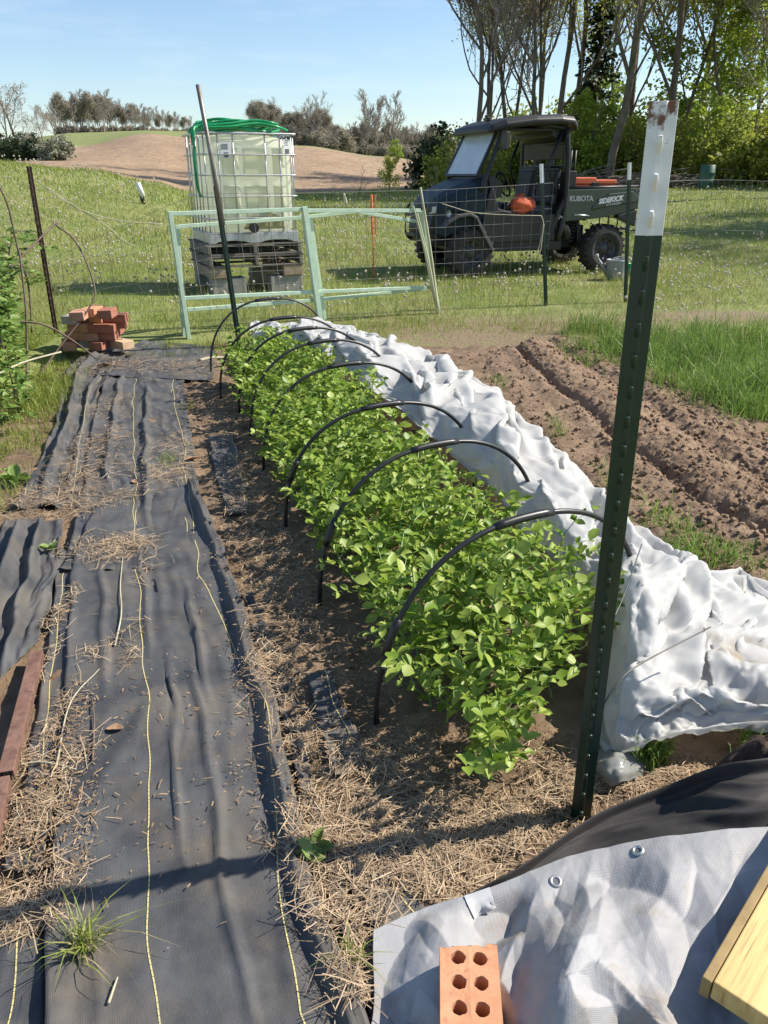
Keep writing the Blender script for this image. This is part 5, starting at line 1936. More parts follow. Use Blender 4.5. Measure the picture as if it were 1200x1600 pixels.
for pts, lab in (([at(-10, 275, 5.6), at(12, 320, 5.6), at(28, 390, 5.6), at(45, 450, 5.6), at(50, 520, 5.5)], 'tall bare cane rising out of the bramble at the left edge'),
                 ([gp(58, 590), at(95, 540, 5.7), at(140, 480, 5.9), at(147, 445, 6.0), at(120, 380, 6.2), at(85, 350, 6.4)], 'dark cane arching up in front of the brick pile'),
                 ([at(-10, 505, 4.9), at(60, 505, 5.0), at(110, 530, 5.2), at(150, 560, 5.4)], 'long thin cane bending down to the cloth before the bricks'),
                 ([at(-5, 585, 4.6), at(40, 565, 4.8), at(95, 550, 5.1)], 'pale dry stem slanting over the grass below the bricks'),
                 ([gp(42, 640), at(42, 560, 5.0), at(40, 480, 5.1), at(30, 390, 5.2)], 'upright brown cane beside the buried green post'),
                 ([at(5, 430, 5.6), at(40, 395, 5.8), at(90, 345, 6.2)], 'thin twig reaching from the bramble to the rusty post')):
    curve_obj('cane', lab, 'cane', pts, .007, M['cane'] if 'pale' not in lab else M['vine'], 5, 30)

# ------------------------------------------------------------------ lawn: blades, tufts, dandelion clocks
def lawn_ok(X, Y):
    g = (X > -1.9 - (Y - 4) * .25) & (X < 2.2) & (Y < 6.9)
    return ~g & (X > -Y * .62 - 1) & (X < Y * .62 + 1)


parts = []
dens = [(6.3, 9, 42000, .05, .12, .004, .007), (9, 13, 50000, .05, .12, .005, .009), (13, 20, 48000, .06, .13, .009, .016), (20, 34, 50000, .08, .16, .018, .03), (34, 60, 30000, .10, .22, .04, .07)]
for y0, y1, n, h0, h1, w0, w1 in dens:
    Y = RG.uniform(y0, y1, n)
    X = RG.uniform(-.62, .62, n) * (Y + 1)
    k = lawn_ok(X, Y)
    bareq = np.exp(-((X - 1.2) / 2.2) ** 2 - ((Y - 7.3) / 1.0) ** 2) + np.exp(-((X - 3.6) / .9) ** 2 - ((Y - 8.0) / .45) ** 2)
    k &= RG.random(n) > bareq * 1.05
    ye = np.interp(X / Y, [-.46, -.236, -.15, -.1, 0, .07, .1, .12], [26.5, 26, 32, 40, 46, 48, 52, 99])
    k &= Y < ye
    k &= pn(X * .9, Y * .9, 33) + .5 * pn(X * 3, Y * 3, 35) > -.65
    X, Y = X[k], Y[k]
    hm = 1 + .5 * pn(X * .5, Y * .5, 41)
    parts.append(blades(X, Y, tz(X, Y) - .01, RG.uniform(h0, h1, len(X)) * hm * .8, RG.uniform(w0, w1, len(X)), .8, seg=1))
V, F = join(parts)
o = build('lawn_grass', V, F, M['grass'])
tag(o, 'rough lawn grass covering the ground beyond the garden', 'grass', kind='stuff')
parts = []
for y0, y1, n, w_ in ((6.5, 10, 9000, .005), (10, 18, 12000, .009), (18, 45, 12000, .02)):
    Y = RG.uniform(y0, y1, n)
    X = RG.uniform(-.62, .62, n) * (Y + 1)
    ye = np.interp(X / Y, [-.46, -.236, -.15, -.1, 0, .07, .1, .12], [26.5, 26, 32, 40, 46, 48, 52, 99])
    k = lawn_ok(X, Y) & (pn(X * .6, Y * .6, 53) + .4 * pn(X * 2, Y * 2, 54) > .0) & (Y < ye)
    X, Y = X[k], Y[k]
    parts.append(blades(X, Y, tz(X, Y) - .01, RG.uniform(.06, .2, len(X)), np.full(len(X), w_), .9, seg=1))
V, F = join(parts)
o = build('dry_lawn_grass', V, F, M['drygrass'])
tag(o, 'dry yellow grass stems and spent dandelion stalks mixed through the lawn', 'grass', kind='stuff')
# dandelion clocks: small globes on stalks
parts, stk = [], []
ico = np.array([(0, 0, 1), (.894, 0, .447), (.276, .851, .447), (-.724, .526, .447), (-.724, -.526, .447), (.276, -.851, .447), (.724, .526, -.447), (-.276, .851, -.447), (-.894, 0, -.447), (-.276, -.851, -.447), (.724, -.526, -.447), (0, 0, -1)])
ift = np.array([(0, 1, 2), (0, 2, 3), (0, 3, 4), (0, 4, 5), (0, 5, 1), (1, 6, 2), (2, 7, 3), (3, 8, 4), (4, 9, 5), (5, 10, 1), (2, 6, 7), (3, 7, 8), (4, 8, 9), (5, 9, 10), (1, 10, 6), (6, 11, 7), (7, 11, 8), (8, 11, 9), (9, 11, 10), (10, 11, 6)])
for y0, y1, n, r0 in ((7.6, 10, 420, .017), (10, 15, 1300, .018), (15, 24, 1900, .022), (24, 40, 1300, .030)):
    Y = RG.uniform(y0, y1, n)
    X = RG.uniform(-.6, .6, n) * (Y + 1)
    ye = np.interp(X / Y, [-.46, -.236, -.15, -.1, 0, .07, .1, .12], [26.5, 26, 32, 40, 46, 48, 52, 99])
    k = lawn_ok(X, Y) & (pn(X * .5, Y * .4, 63) + .5 * pn(X * 1.9, Y * 1.9, 64) > -.25) & (Y < ye)
    k &= ~((X > .5) & (Y < 8.4) & (X < 2.4))
    X, Y = X[k], Y[k]
    n = len(X)
    Z = tz(X, Y)
    h = RG.uniform(.09, .22, n)
    r_ = r0 * RG.uniform(.7, 1.15, n)
    c = np.stack([X, Y, Z + h], -1)
    V = ico[None] * r_[:, None, None] * RG.uniform(.85, 1.15, (n, 12, 1)) + c[:, None]
    parts.append((V.reshape(-1, 3), [(ift[None] + np.arange(n)[:, None, None] * 12).reshape(-1, 3)]))
    stk.append(blades(X, Y, Z, h, np.full(n, .005), .02, seg=1))
V, F = join(parts)
o = build('dandelion_clocks', V, F, M['puff'])
V, F = join(stk)
build('stalks', V, F, M['drygrass'], o)
tag(o, 'white dandelion seed heads dotted over the lawn', 'dandelions', kind='stuff')

# ------------------------------------------------------------------ utility vehicle (x forward, y left, z up)
M['utv'] = mat('utv', (.010, .022, .030), (.014, .030, .042), 20, .5, coat=.0, spec=.3)
M['utvgreen'] = mat('utvgreen', (.014, .034, .022), (.020, .045, .030), 20, .36, coat=.3)
M['blackplastic'] = mat('blackplastic', (.009, .009, .010), (.016, .016, .016), 30, .5)
M['flare'] = mat('flare', (.045, .045, .045), (.065, .065, .06), 25, .5)
M['tyre'] = mat('tyre', (.022, .021, .020), (.05, .045, .038), 20, .85, .3, 60, bdist=.003)
M['rim'] = mat('rim', (.05, .05, .052), (.09, .085, .08), 20, .5, metal=.4)
M['seat'] = mat('seat', (.02, .022, .028), (.03, .034, .045), 20, .6)
M['lettering'] = mat('lettering', (.62, .63, .63), rough=.5)
M['letteringgrey'] = mat('letteringgrey', (.35, .37, .37), rough=.5)
M['redorange'] = mat('redorange', (.66, .11, .03), (.74, .16, .05), 20, .5)
gm = bpy.data.materials.new('windshield')
gm.use_nodes = True
N, L = gm.node_tree.nodes, gm.node_tree.links
P0 = N['Principled BSDF']
P0.inputs['Base Color'].default_value = (.66, .72, .78, 1)
P0.inputs['Roughness'].default_value = .18
tr = N.new('ShaderNodeBsdfTransparent')
tr.inputs['Color'].default_value = (.75, .82, .85, 1)
mx = N.new('ShaderNodeMixShader')
tcg = N.new('ShaderNodeTexCoord')
nz = N.new('ShaderNodeTexNoise')
nz.inputs['Scale'].default_value = 5
nz.inputs['Detail'].default_value = 8
mr = N.new('ShaderNodeMapRange')
mr.inputs['From Min'].default_value = .3
mr.inputs['From Max'].default_value = .7
mr.inputs['To Min'].default_value = .68
mr.inputs['To Max'].default_value = .88
L.new(tcg.outputs['Object'], nz.inputs['Vector'])
L.new(nz.outputs['Fac'], mr.inputs['Value'])
L.new(mr.outputs['Result'], mx.inputs[0])
L.new(tr.outputs[0], mx.inputs[1])
L.new(P0.outputs[0], mx.inputs[2])
L.new(mx.outputs[0], N['Material Output'].inputs['Surface'])
M['glass'] = gm

fw = hit(735, 436)
rw = hit(941, 423)
rw = at(941, 423, fw[1] + .60)
rw[2] = float(tz(rw[0], rw[1]))
FWD = (fw - rw)
yawU = math.atan2(FWD[1], FWD[0])
WB = float(np.linalg.norm((fw - rw)[:2]))
TR = .60           # half track
ctr = (fw + rw) / 2
left = np.array([-math.sin(yawU), math.cos(yawU), 0])
ctr = ctr - left * (TR + .10)
ctr[2] = float(tz(ctr[0], ctr[1]))
ut = thing('utility_vehicle', 'dark side by side utility vehicle with open cab and cargo bed on the lawn', 'utility vehicle', ctr, yawU)
FX, RX = WB / 2, -WB / 2
WR = .325


def umap(V):
    V = np.array(V, float)
    V[:, 0] = np.interp(V[:, 0], [-1.86, -1.76, -.66, -.5, .5, .82, 1.08, 1.66, 1.83], [-1.64, -1.52, -.36, -.26, .66, .93, 1.10, 1.50, 1.62])
    V[:, 2] = np.where(V[:, 2] > 1.3, 1.3 + (V[:, 2] - 1.3) * .93, V[:, 2])
    return V


def part(mb, nm, m, par=None, bevel=.012, smooth=False):
    mb.V = [umap(v) for v in mb.V]
    return mb.obj(nm, M[m], par or ut, smooth, bevel)


# wheels
def wheel(x, y, sgn):
    # tyre: lathe + lugs
    prof = [(.175, -.12), (.22, -.135), (.285, -.125), (.312, -.09), (.315, 0), (.312, .09), (.285, .125), (.22, .135), (.175, .12)]
    mb = MB().lathe(prof, 36, 'y')
    for k in range(22):
        a = k / 22 * 2 * math.pi
        for s in (-1, 1):
            aa = a + (.14 if s > 0 else 0)
            ca, sa = math.cos(aa), math.sin(aa)
            V = []
            for r_, w0, w1 in ((.300, .04, .126), (.333, .02, .115)):
                for dy, da in ((w0, -.05), (w1, -.02), (w1, .08), (w0, .05)):
                    a3 = aa + da
                    V.append((r_ * math.cos(a3), s * dy, r_ * math.sin(a3)))
            mb.add(V, [(0, 3, 2, 1), (4, 5, 6, 7), (0, 1, 5, 4), (1, 2, 6, 5), (2, 3, 7, 6), (3, 0, 4, 7)])
    hub = bpy.data.objects.new('wheel', None)
    hub.empty_display_size = .1
    COL.objects.link(hub)
    hub.parent = ut
    hub.location = (x, y, WR + .0)
    mb.obj('tyre', M['tyre'], hub, False)
    d = sgn
    rm = MB().lathe([(.178, .10 * d), (.172, .112 * d), (.160, .11 * d), (.148, .06 * d), (.10, .045 * d), (.075, .06 * d), (.05, .085 * d), (.001, .088 * d)], 28, 'y')
    for k in range(8):
        a = k / 8 * 6.283
        rm.box((.115 * math.cos(a), -.0 + .055 * d * -1 * -1, .115 * math.sin(a)), (.05, .02, .022), (0, -a, 0))
    rm.obj('rim', M['rim'], hub, True)


for x in (FX, RX):
    for s in (1, -1):
        wheel(x, s * TR, s)

# chassis and floor
mb = MB().box((.0, 0, .40), (2.5, .62, .14)).box((FX, 0, .38), (.10, 1.0, .06)).box((RX, 0, .36), (.12, 1.0, .07)).box((RX + .1, 0, .5), (.5, .55, .25))
for s in (-1, 1):
    mb.tube([(FX, s * .45, .36), (FX - .05, s * .42, .85)], .035, 8)
    mb.tube([(RX, s * .45, .36), (RX + .05, s * .40, .80)], .035, 8)
part(mb, 'chassis', 'blackplastic')
part(MB().prism([(.62, .33), (-.62, .33), (-.62, .46), (.62, .46)], -.68, .68), 'floor', 'blackplastic')
# bonnet: lofted nose
secs = []
for x, hw, zt, zb, zs in ((1.66, .40, .90, .62, .80), (1.60, .50, 1.0, .55, .86), (1.45, .57, 1.08, .52, .93), (1.15, .62, 1.17, .60, 1.03), (.85, .65, 1.24, .62, 1.10), (.66, .66, 1.27, .62, 1.13)):
    secs.append([(x, -hw, zb), (x, hw, zb), (x, hw, zs), (x, hw * .93, zs + (zt - zs) * .62), (x, hw * .62, zt), (x, -hw * .62, zt), (x, -hw * .93, zs + (zt - zs) * .62), (x, -hw, zs)])
bon = part(MB().loft(secs), 'bonnet', 'utv', bevel=.02)
# lower front: bumper, grille, headlights
part(MB().prism([(1.70, .42), (1.73, .62), (1.66, .80), (1.50, .80), (1.40, .40)], -.44, .44), 'grille', 'blackplastic')
mb = MB()
for s in (-1, 1):
    mb.tube(resample(np.array([(1.55, s * .36, .42), (1.80, s * .38, .50), (1.83, s * .36, .80), (1.74, s * .34, .93)]), 14), .022, 8)
for z in (.52, .78):
    mb.tube([(1.82, -.38, z), (1.82, .38, z)], .022, 8)
part(mb, 'bumper_bar', 'blackplastic', smooth=True, bevel=0)
for s in (-1, 1):
    part(MB().loft([[(1.665, s * .28, .80), (1.665, s * .45, .82), (1.645, s * .46, .91), (1.645, s * .30, .89)], [(1.60, s * .28, .80), (1.55, s * .49, .82), (1.54, s * .49, .91), (1.60, s * .30, .89)]]), 'headlight', 'galv', bevel=.008)
for s in (-1, 1):
    part(MB().lathe([(.001, -.012), (.045, -.010), (.05, 0)], 16, 'y' , (1.30, s * .655, .80)) if s < 0 else MB().lathe([(.001, -.012), (.045, -.010), (.05, 0)], 16, 'y', (1.42, .60, .82)), 'reflector', 'galv', bevel=0, smooth=True)
# front fender flares: arched strip, long slope to the rear
for s in (-1, 1):
    pr = [(1.62, .66), (1.50, .74), (1.30, .82), (1.05, .845), (.90, .80), (.78, .66), (.62, .44), (.56, .36)]
    th = [.02, .03, .035, .04, .045, .05, .05, .03]
    top = [np.array(q) for q in pr]
    secs = []
    for i, q in enumerate(top):
        d = top[min(i + 1, len(top) - 1)] - top[max(i - 1, 0)]
        d /= np.linalg.norm(d)
        nrm = np.array([d[1], -d[0]])
        a, b = q, q + nrm * th[i] * (1 if nrm[1] < 0 else -1)
        secs.append([(a[0], s * .60, a[1]), (a[0], s * .76, a[1] - .01), (b[0], s * .765, b[1] - .01), (b[0], s * .60, b[1])])
    part(MB().loft(secs), 'front_fender', 'flare', bevel=.01)
# inner wheel arch and side panel under the door opening
for s in (-1, 1):
    part(MB().prism([(.82, .50), (.66, 1.12), (.60, 1.14), (.50, .88), (.10, .80), (-.42, .80), (-.46, .46), (.62, .44)], s * .64, s * .70), 'side_panel', 'blackplastic', bevel=.015)
    part(MB().prism([(1.35, .84), (1.20, .98), (.70, 1.05), (.62, .95), (.66, .70), (.90, .84)], s * .60, s * .67), 'cowl_panel', 'utv', bevel=.012)
part(MB().box((.61, 0, .86), (.05, 1.28, .60)), 'firewall', 'blackplastic')
part(MB().prism([(.66, 1.26), (.60, 1.30), (.42, 1.20), (.42, 1.02), (.60, 1.0)], -.62, .62), 'dashboard', 'blackplastic')
# seats
part(MB().box((-.20, 0, .64), (.52, 1.24, .36)), 'seat_box', 'blackplastic')
for y in (.34, -.34):
    part(MB().loft([[(.06, y - .27, .80), (.06, y + .27, .80), (.04, y + .27, .94), (.04, y - .27, .94)], [(-.42, y - .27, .78), (-.42, y + .27, .78), (-.42, y + .27, .90), (-.42, y - .27, .90)]]), 'seat', 'seat', bevel=.04)
    part(MB().loft([[(-.38, y - .25, .92), (-.38, y + .25, .92), (-.50, y + .25, .90), (-.50, y - .25, .90)], [(-.47, y - .24, 1.38), (-.47, y + .24, 1.38), (-.58, y + .24, 1.38), (-.58, y - .24, 1.38)]]), 'seat_back', 'seat', bevel=.04)
# steering wheel
A = np.linspace(0, 2 * math.pi, 28)
rot = np.array(Euler((0, R(-62), 0)).to_matrix())
P_ = np.stack([.17 * np.cos(A), .17 * np.sin(A), 0 * A], -1) @ rot.T + (.27, .34, 1.18)
mb = MB().tube(P_, .014, 7, cap=False).tube([(.27, .34, 1.18), (.46, .34, 1.06)], .018, 7)
for a in (0, 2.1, 4.2):
    mb.tube([(.27, .34, 1.18), np.array([.17 * math.cos(a), .17 * math.sin(a), 0]) @ rot.T + (.27, .34, 1.18)], .010, 6)
part(mb, 'steering_wheel', 'blackplastic', bevel=0, smooth=True)
# roll cage
PA0, PA1 = (.78, .66, 1.12), (.47, .63, 1.93)
for s in (-1, 1):
    S_ = lambda p: (p[0], p[1] * s, p[2])
    part(MB().tube(resample(np.array([S_((.80, .67, 1.10)), S_((.62, .66, 1.52)), S_((.46, .63, 1.92))]), 12), .035, 10), 'front_pillar', 'blackplastic', bevel=0, smooth=True)
    part(MB().tube(resample(np.array([S_((-.52, .68, .46)), S_((-.62, .68, .9)), S_((-.60, .67, 1.5)), S_((-.56, .63, 1.90))]), 14), .055, 10), 'rear_pillar', 'blackplastic', bevel=0, smooth=True)
    part(MB().tube(resample(np.array([S_((.46, .63, 1.90)), S_((0, .65, 1.95)), S_((-.56, .63, 1.90))]), 10), .03, 8), 'roof_rail', 'blackplastic', bevel=0, smooth=True)
    part(MB().tube([S_((-.50, .62, 1.88)), S_((-.30, .60, 1.42)), S_((-.45, .60, 1.05))], .022, 8), 'cage_brace', 'blackplastic', bevel=0, smooth=True)
    # door threshold sloping up to the rear pillar
    part(MB().bar(S_((-.30, .68, .40)), S_((-.60, .68, .98)), .05, .09), 'door_sill', 'blackplastic')
mb = MB().tube([(-.58, -.63, 1.40), (-.58, .63, 1.40)], .022, 8).tube([(-.57, -.63, 1.70), (-.57, .63, 1.70)], .02, 8)
for y in np.linspace(-.5, .5, 6):
    mb.tube([(-.585, y, 1.10), (-.575, y, 1.70)], .009, 6)
part(mb, 'rear_screen_bars', 'blackplastic', bevel=0, smooth=True)
part(MB().prism([(-.60, 1.50), (-.57, 1.86), (-.54, 1.86), (-.57, 1.50)], -.60, .60), 'rear_panel', 'blackplastic')
part(MB().prism([(-.58, 1.86), (-.58, 1.90), (.42, 1.90), (.42, 1.86)], -.60, .60), 'headliner', 'blackplastic')
part(MB().prism([(-.56, 1.72), (-.54, 1.88), (-.34, 1.90), (-.34, 1.80)], -.58, .58), 'overhead_console', 'blackplastic')
# roof: crowned slab with drooping front
secs = []
for x, z, hw, th in ((.70, 1.875, .60, .05), (.66, 1.93, .68, .10), (.45, 2.00, .72, .12), (0, 2.06, .74, .13), (-.40, 2.075, .74, .13), (-.66, 2.06, .72, .13), (-.74, 2.0, .66, .14)):
    secs.append([(x, -hw, z - th), (x, hw, z - th), (x, hw + .015, z - th * .45), (x, hw * .93, z), (x, hw * .5, z + .018), (x, -hw * .5, z + .018), (x, -hw * .93, z), (x, -hw - .015, z - th * .45)])
rf = part(MB().loft(secs), 'roof', 'blackplastic', bevel=.025)
mb = MB()
for y in (-.36, 0, .36):
    mb.loft([[(.40, y - .06, 2.015), (.40, y + .06, 2.015), (.40, y + .04, 2.03), (.40, y - .04, 2.03)], [(-.60, y - .06, 2.085), (-.60, y + .06, 2.085), (-.60, y + .04, 2.105), (-.60, y - .04, 2.105)]])
mb.V = [umap(v) for v in mb.V]
mb.obj('rib', M['blackplastic'], rf, bevel=.01)
part(MB().box((.60, .38, 2.015), (.07, .08, .06)).box((.62, .38, 2.055), (.04, .06, .03)), 'roof_lamp', 'blackplastic')
# windshield
gl = [(.845, -.60, 1.27), (.845, .60, 1.27), (.50, .565, 1.88), (.50, -.565, 1.88)]
gV = umap(np.array(gl))
ctrg = gV.mean(0)
inner = ctrg + (gV - ctrg) * .90
nrm = np.array([.61, 0, .345]) / np.linalg.norm((.61, 0, .345)) * .018
mb = MB()
mb.add(np.concatenate([gV + nrm, inner + nrm, gV - nrm, inner - nrm]), [(i, (i + 1) % 4, 4 + (i + 1) % 4, 4 + i) for i in range(4)] + [(8 + i, 12 + i, 12 + (i + 1) % 4, 8 + (i + 1) % 4) for i in range(4)] + [((i + 1) % 4, i, 8 + i, 8 + (i + 1) % 4) for i in range(4)] + [(4 + i, 4 + (i + 1) % 4, 12 + (i + 1) % 4, 12 + i) for i in range(4)])
ws = mb.obj('windshield_frame', M['blackplastic'], ut, bevel=.006)
g2 = ctrg + (gV - ctrg) * .915
MB().add(np.concatenate([g2 + nrm * .2, g2 - nrm * .2]), [(0, 1, 2, 3), (7, 6, 5, 4), (0, 4, 5, 1), (1, 5, 6, 2), (2, 6, 7, 3), (3, 7, 4, 0)]).obj('windshield', M['glass'], ws)
# mirror
mb = MB().tube([(.55, .66, 1.62), (.52, .80, 1.66)], .012, 6)
mb.loft([[(.55, .74, 1.60), (.55, .90, 1.62), (.55, .90, 1.84), (.55, .76, 1.86)], [(.48, .75, 1.61), (.48, .89, 1.63), (.48, .89, 1.83), (.48, .77, 1.85)]])
part(mb, 'side_mirror', 'blackplastic', bevel=.015)
# black box and lamp tubes behind the cab
part(MB().box((-.72, .55, 1.18), (.16, .18, .34)), 'side_locker', 'blackplastic')
mb = MB()
for x in (-.70, -.76):
    mb.tube([(x, .62, 1.2), (x, .62, 1.62)], .016, 7)
part(mb, 'light_pole', 'blackplastic', bevel=0, smooth=True)
# cargo bed
part(MB().box((-1.16, 0, .80), (1.02, 1.24, .05)), 'bed_floor', 'blackplastic')
beds = []
for s in (-1, 1):
    side = [(-.64, .70), (-.64, 1.11), (-1.66, 1.13), (-1.76, 1.00), (-1.74, .88), (-1.55, .80), (-1.15, .74)]
    beds.append(part(MB().prism(side, s * .66, s * .72), 'bed_side', 'utvgreen', bevel=.012))
    part(MB().loft([[(-1.02, s * .719, .90), (-1.02, s * .719, .83), (-1.02, s * .735, .85), (-1.02, s * .735, .89)], [(-1.25, s * .719, 1.06), (-1.25, s * .719, .88), (-1.25, s * .745, .90), (-1.25, s * .745, 1.05)], [(-1.60, s * .719, 1.09), (-1.60, s * .719, .92), (-1.60, s * .745, .94), (-1.60, s * .745, 1.08)], [(-1.73, s * .719, 1.0), (-1.73, s * .719, .95), (-1.73, s * .735, .96), (-1.73, s * .735, .99)]]), 'bed_side_moulding', 'utvgreen', bevel=.008)
    mb = MB().tube([(-.62, s * .69, 1.125), (-1.70, s * .69, 1.145)], .02, 8)
    part(mb, 'bed_rail', 'blackplastic', bevel=0, smooth=True)
    part(MB().loft([[(-1.42, s * .60, .74), (-1.42, s * .74, .74), (-1.42, s * .74, .78), (-1.42, s * .60, .78)], [(-1.70, s * .60, .62), (-1.70, s * .74, .62), (-1.70, s * .74, .84), (-1.70, s * .60, .84)]]), 'mud_guard', 'blackplastic')
part(MB().box((-.66, 0, .95), (.04, 1.30, .34)), 'bed_front_panel', 'blackplastic')
part(MB().prism([(-1.70, .82), (-1.73, .82), (-1.79, 1.10), (-1.76, 1.11)], -.64, .64), 'tailgate', 'utvgreen')
mb = MB()
for z in (.55, .7, .85, 1.0):
    mb.tube([(-1.86, -.5, z), (-1.86, .5, z)], .012, 6)
for y in (-.5, -.25, 0, .25, .5):
    mb.tube([(-1.86, y, .5), (-1.86, y, 1.02)], .012, 6)
for y in (-.4, .4):
    mb.tube([(-1.86, y, .55), (-1.68, y, .60)], .015, 6)
part(mb, 'rear_rack', 'blackplastic', bevel=0)
# exhaust / air hose and shock behind the cab
part(MB().tube(resample(np.array([(-.50, .58, .62), (-.60, .62, .66), (-.72, .60, .60), (-.82, .5, .50)]), 16), .05, 10), 'air_hose', 'flare', bevel=0, smooth=True)
mb = MB()
a = np.linspace(0, 8 * 6.283, 120)
P_ = np.stack([RX + .12 + .045 * np.cos(a) + .06 * (1 - a / a[-1]), .50 + .045 * np.sin(a), .42 + .36 * a / a[-1]], -1)
mb.tube(P_, .010, 6)
part(mb, 'rear_spring', 'blackplastic', bevel=0, smooth=True)
part(MB().tube([(-.76, .73, .79), (-.98, .73, .775)], .012, 6).tube([(-.50, .70, .78), (-.62, .72, .73)], .012, 6), 'latch_handle', 'galv', bevel=0, smooth=True)


# lettering on the cargo bed side
def text_mesh(txt, size, m, loc, rot, name, par, shear=0, ext=.002, bold=0.0, sx=1.0):
    c = bpy.data.curves.new(name, 'FONT')
    c.body = txt
    c.size = size
    c.extrude = ext
    c.offset = bold
    c.shear = shear
    c.align_x = 'LEFT'
    to = bpy.data.objects.new(name + '_tmp', c)
    COL.objects.link(to)
    bpy.context.view_layer.update()
    me = bpy.data.meshes.new_from_object(to.evaluated_get(bpy.context.evaluated_depsgraph_get()))
    bpy.data.objects.remove(to)
    me.materials.clear()
    me.materials.append(m)
    o = bpy.data.objects.new(name, me)
    COL.objects.link(o)
    o.parent = par
    o.location = loc
    o.rotation_euler = rot
    o.scale = (sx, 1, 1)
    return o


RT = (R(90), 0, R(180))
text_mesh('KUBOTA', .092, M['letteringgrey'], (-.375, .7225, .965), RT, 'lettering', beds[1], 0, .002, .003, 1.0)
text_mesh('SIDEKICK', .088, M['lettering'], (-.82, .7475, .925), (R(90), R(-7), R(180)), 'lettering', beds[1], .30, .002, .004, 1.02)
text_mesh('RTV-XG850', .042, M['letteringgrey'], (-.94, .7475, .893), (R(90), R(-7), R(180)), 'lettering', beds[1], .2, .002, .001, 1.1)

# things in and around the vehicle
def uloc(x, y, z):
    return ctr + np.array([math.cos(yawU) * x - math.sin(yawU) * y, math.sin(yawU) * x + math.cos(yawU) * y, z])


t = thing('tool_box', 'bright orange tool box standing in the cargo bed', 'tool box', uloc(-.98, .18, .83), yawU)
MB().box((0, 0, .17), (.66, .34, .34)).obj('body', M['redorange'], t, bevel=.02)
MB().prism([(-.34, .342), (-.34, .40), (-.02, .40), (.0, .43), (.34, .43), (.34, .342)], -.18, .18).obj('lid', M['redorange'], t, bevel=.012)
MB().box((0, .185, .33), (.12, .02, .07)).obj('latch', M['blackplastic'], t, bevel=.005)
# red-orange bag by the seat
A, B = np.meshgrid(np.linspace(0, 2 * math.pi, 33), np.linspace(0, math.pi, 17), indexing='ij')
rr = 1 + .16 * pn(np.cos(A) * 2 + 5, np.sin(A) * 2 + B * 2, 7)
V = np.stack([.19 * rr * np.sin(B) * np.cos(A), .11 * rr * np.sin(B) * np.sin(A), .115 + .115 * rr * np.cos(B) * (1 + .2 * np.cos(A))], -1)
M['bag'] = mat('bag', (.50, .07, .02), (.62, .11, .035), 12, .7, .3, 30)
o = build('cloth_bag', V.reshape(-1, 3), [grid_faces(33, 17)], M['bag'], smooth=True)
o.location = uloc(.26, .60, .80).tolist()
o.rotation_euler = (0, 0, yawU)
tag(o, 'slumped red orange bag on the floor edge of the vehicle cab', 'bag')
# watering can
p = hit(960, 437)
M['can'] = mat('can', (.22, .235, .24), (.30, .31, .31), 15, .55, metal=.1)
t = thing('watering_can', 'grey watering can on the lawn before the rear wheel', 'watering can', p)
MB().lathe([(.001, .0), (.105, 0), (.115, .02), (.135, .24), (.14, .26), (.13, .265), (.12, .24), (.10, .03), (.001, .02)], 22).obj('body', M['can'], t, smooth=True)
MB().tube([(-.09, 0, .05), (-.20, 0, .20), (-.27, 0, .29)], [.032, .022, .018], 9).tube([(-.26, 0, .28), (-.29, 0, .315)], [.02, .042], 10).obj('spout', M['can'], t, smooth=True)
MB().tube(resample(np.array([(.12, 0, .07), (.21, 0, .13), (.20, 0, .25), (.10, 0, .30), (-.08, 0, .27)]), 20), .011, 7).obj('handle', M['can'], t, smooth=True)
p = hit(987, 430)
M['toygreen'] = mat('toygreen', (.03, .42, .12), rough=.45)
mb = MB().lathe([(.001, 0), (.06, 0), (.075, .16), (.065, .16), (.055, .02), (.001, .02)], 14)
mb.tube([(.0, 0, .1), (.05, 0, .25), (.09, 0, .30)], .014, 6)
o = mb.obj('garden_scoop', M['toygreen'], smooth=True)
o.location = p.tolist()
tag(o, 'bright green plastic pot beside the grey watering can', 'pot')

# ------------------------------------------------------------------ trees
QT = (np.array([(-.09, 0, 0), (.09, 0, 0), (.03, 1, 0), (-.03, 1, 0)]), np.zeros((0, 3), int), np.array([(0, 1, 2, 3)]))
QL = (np.array([(-.5, 0, 0), (.5, 0, .1), (.4, 1, 0), (-.45, .9, -.1)]), np.zeros((0, 3), int), np.array([(0, 1, 2, 3)]))


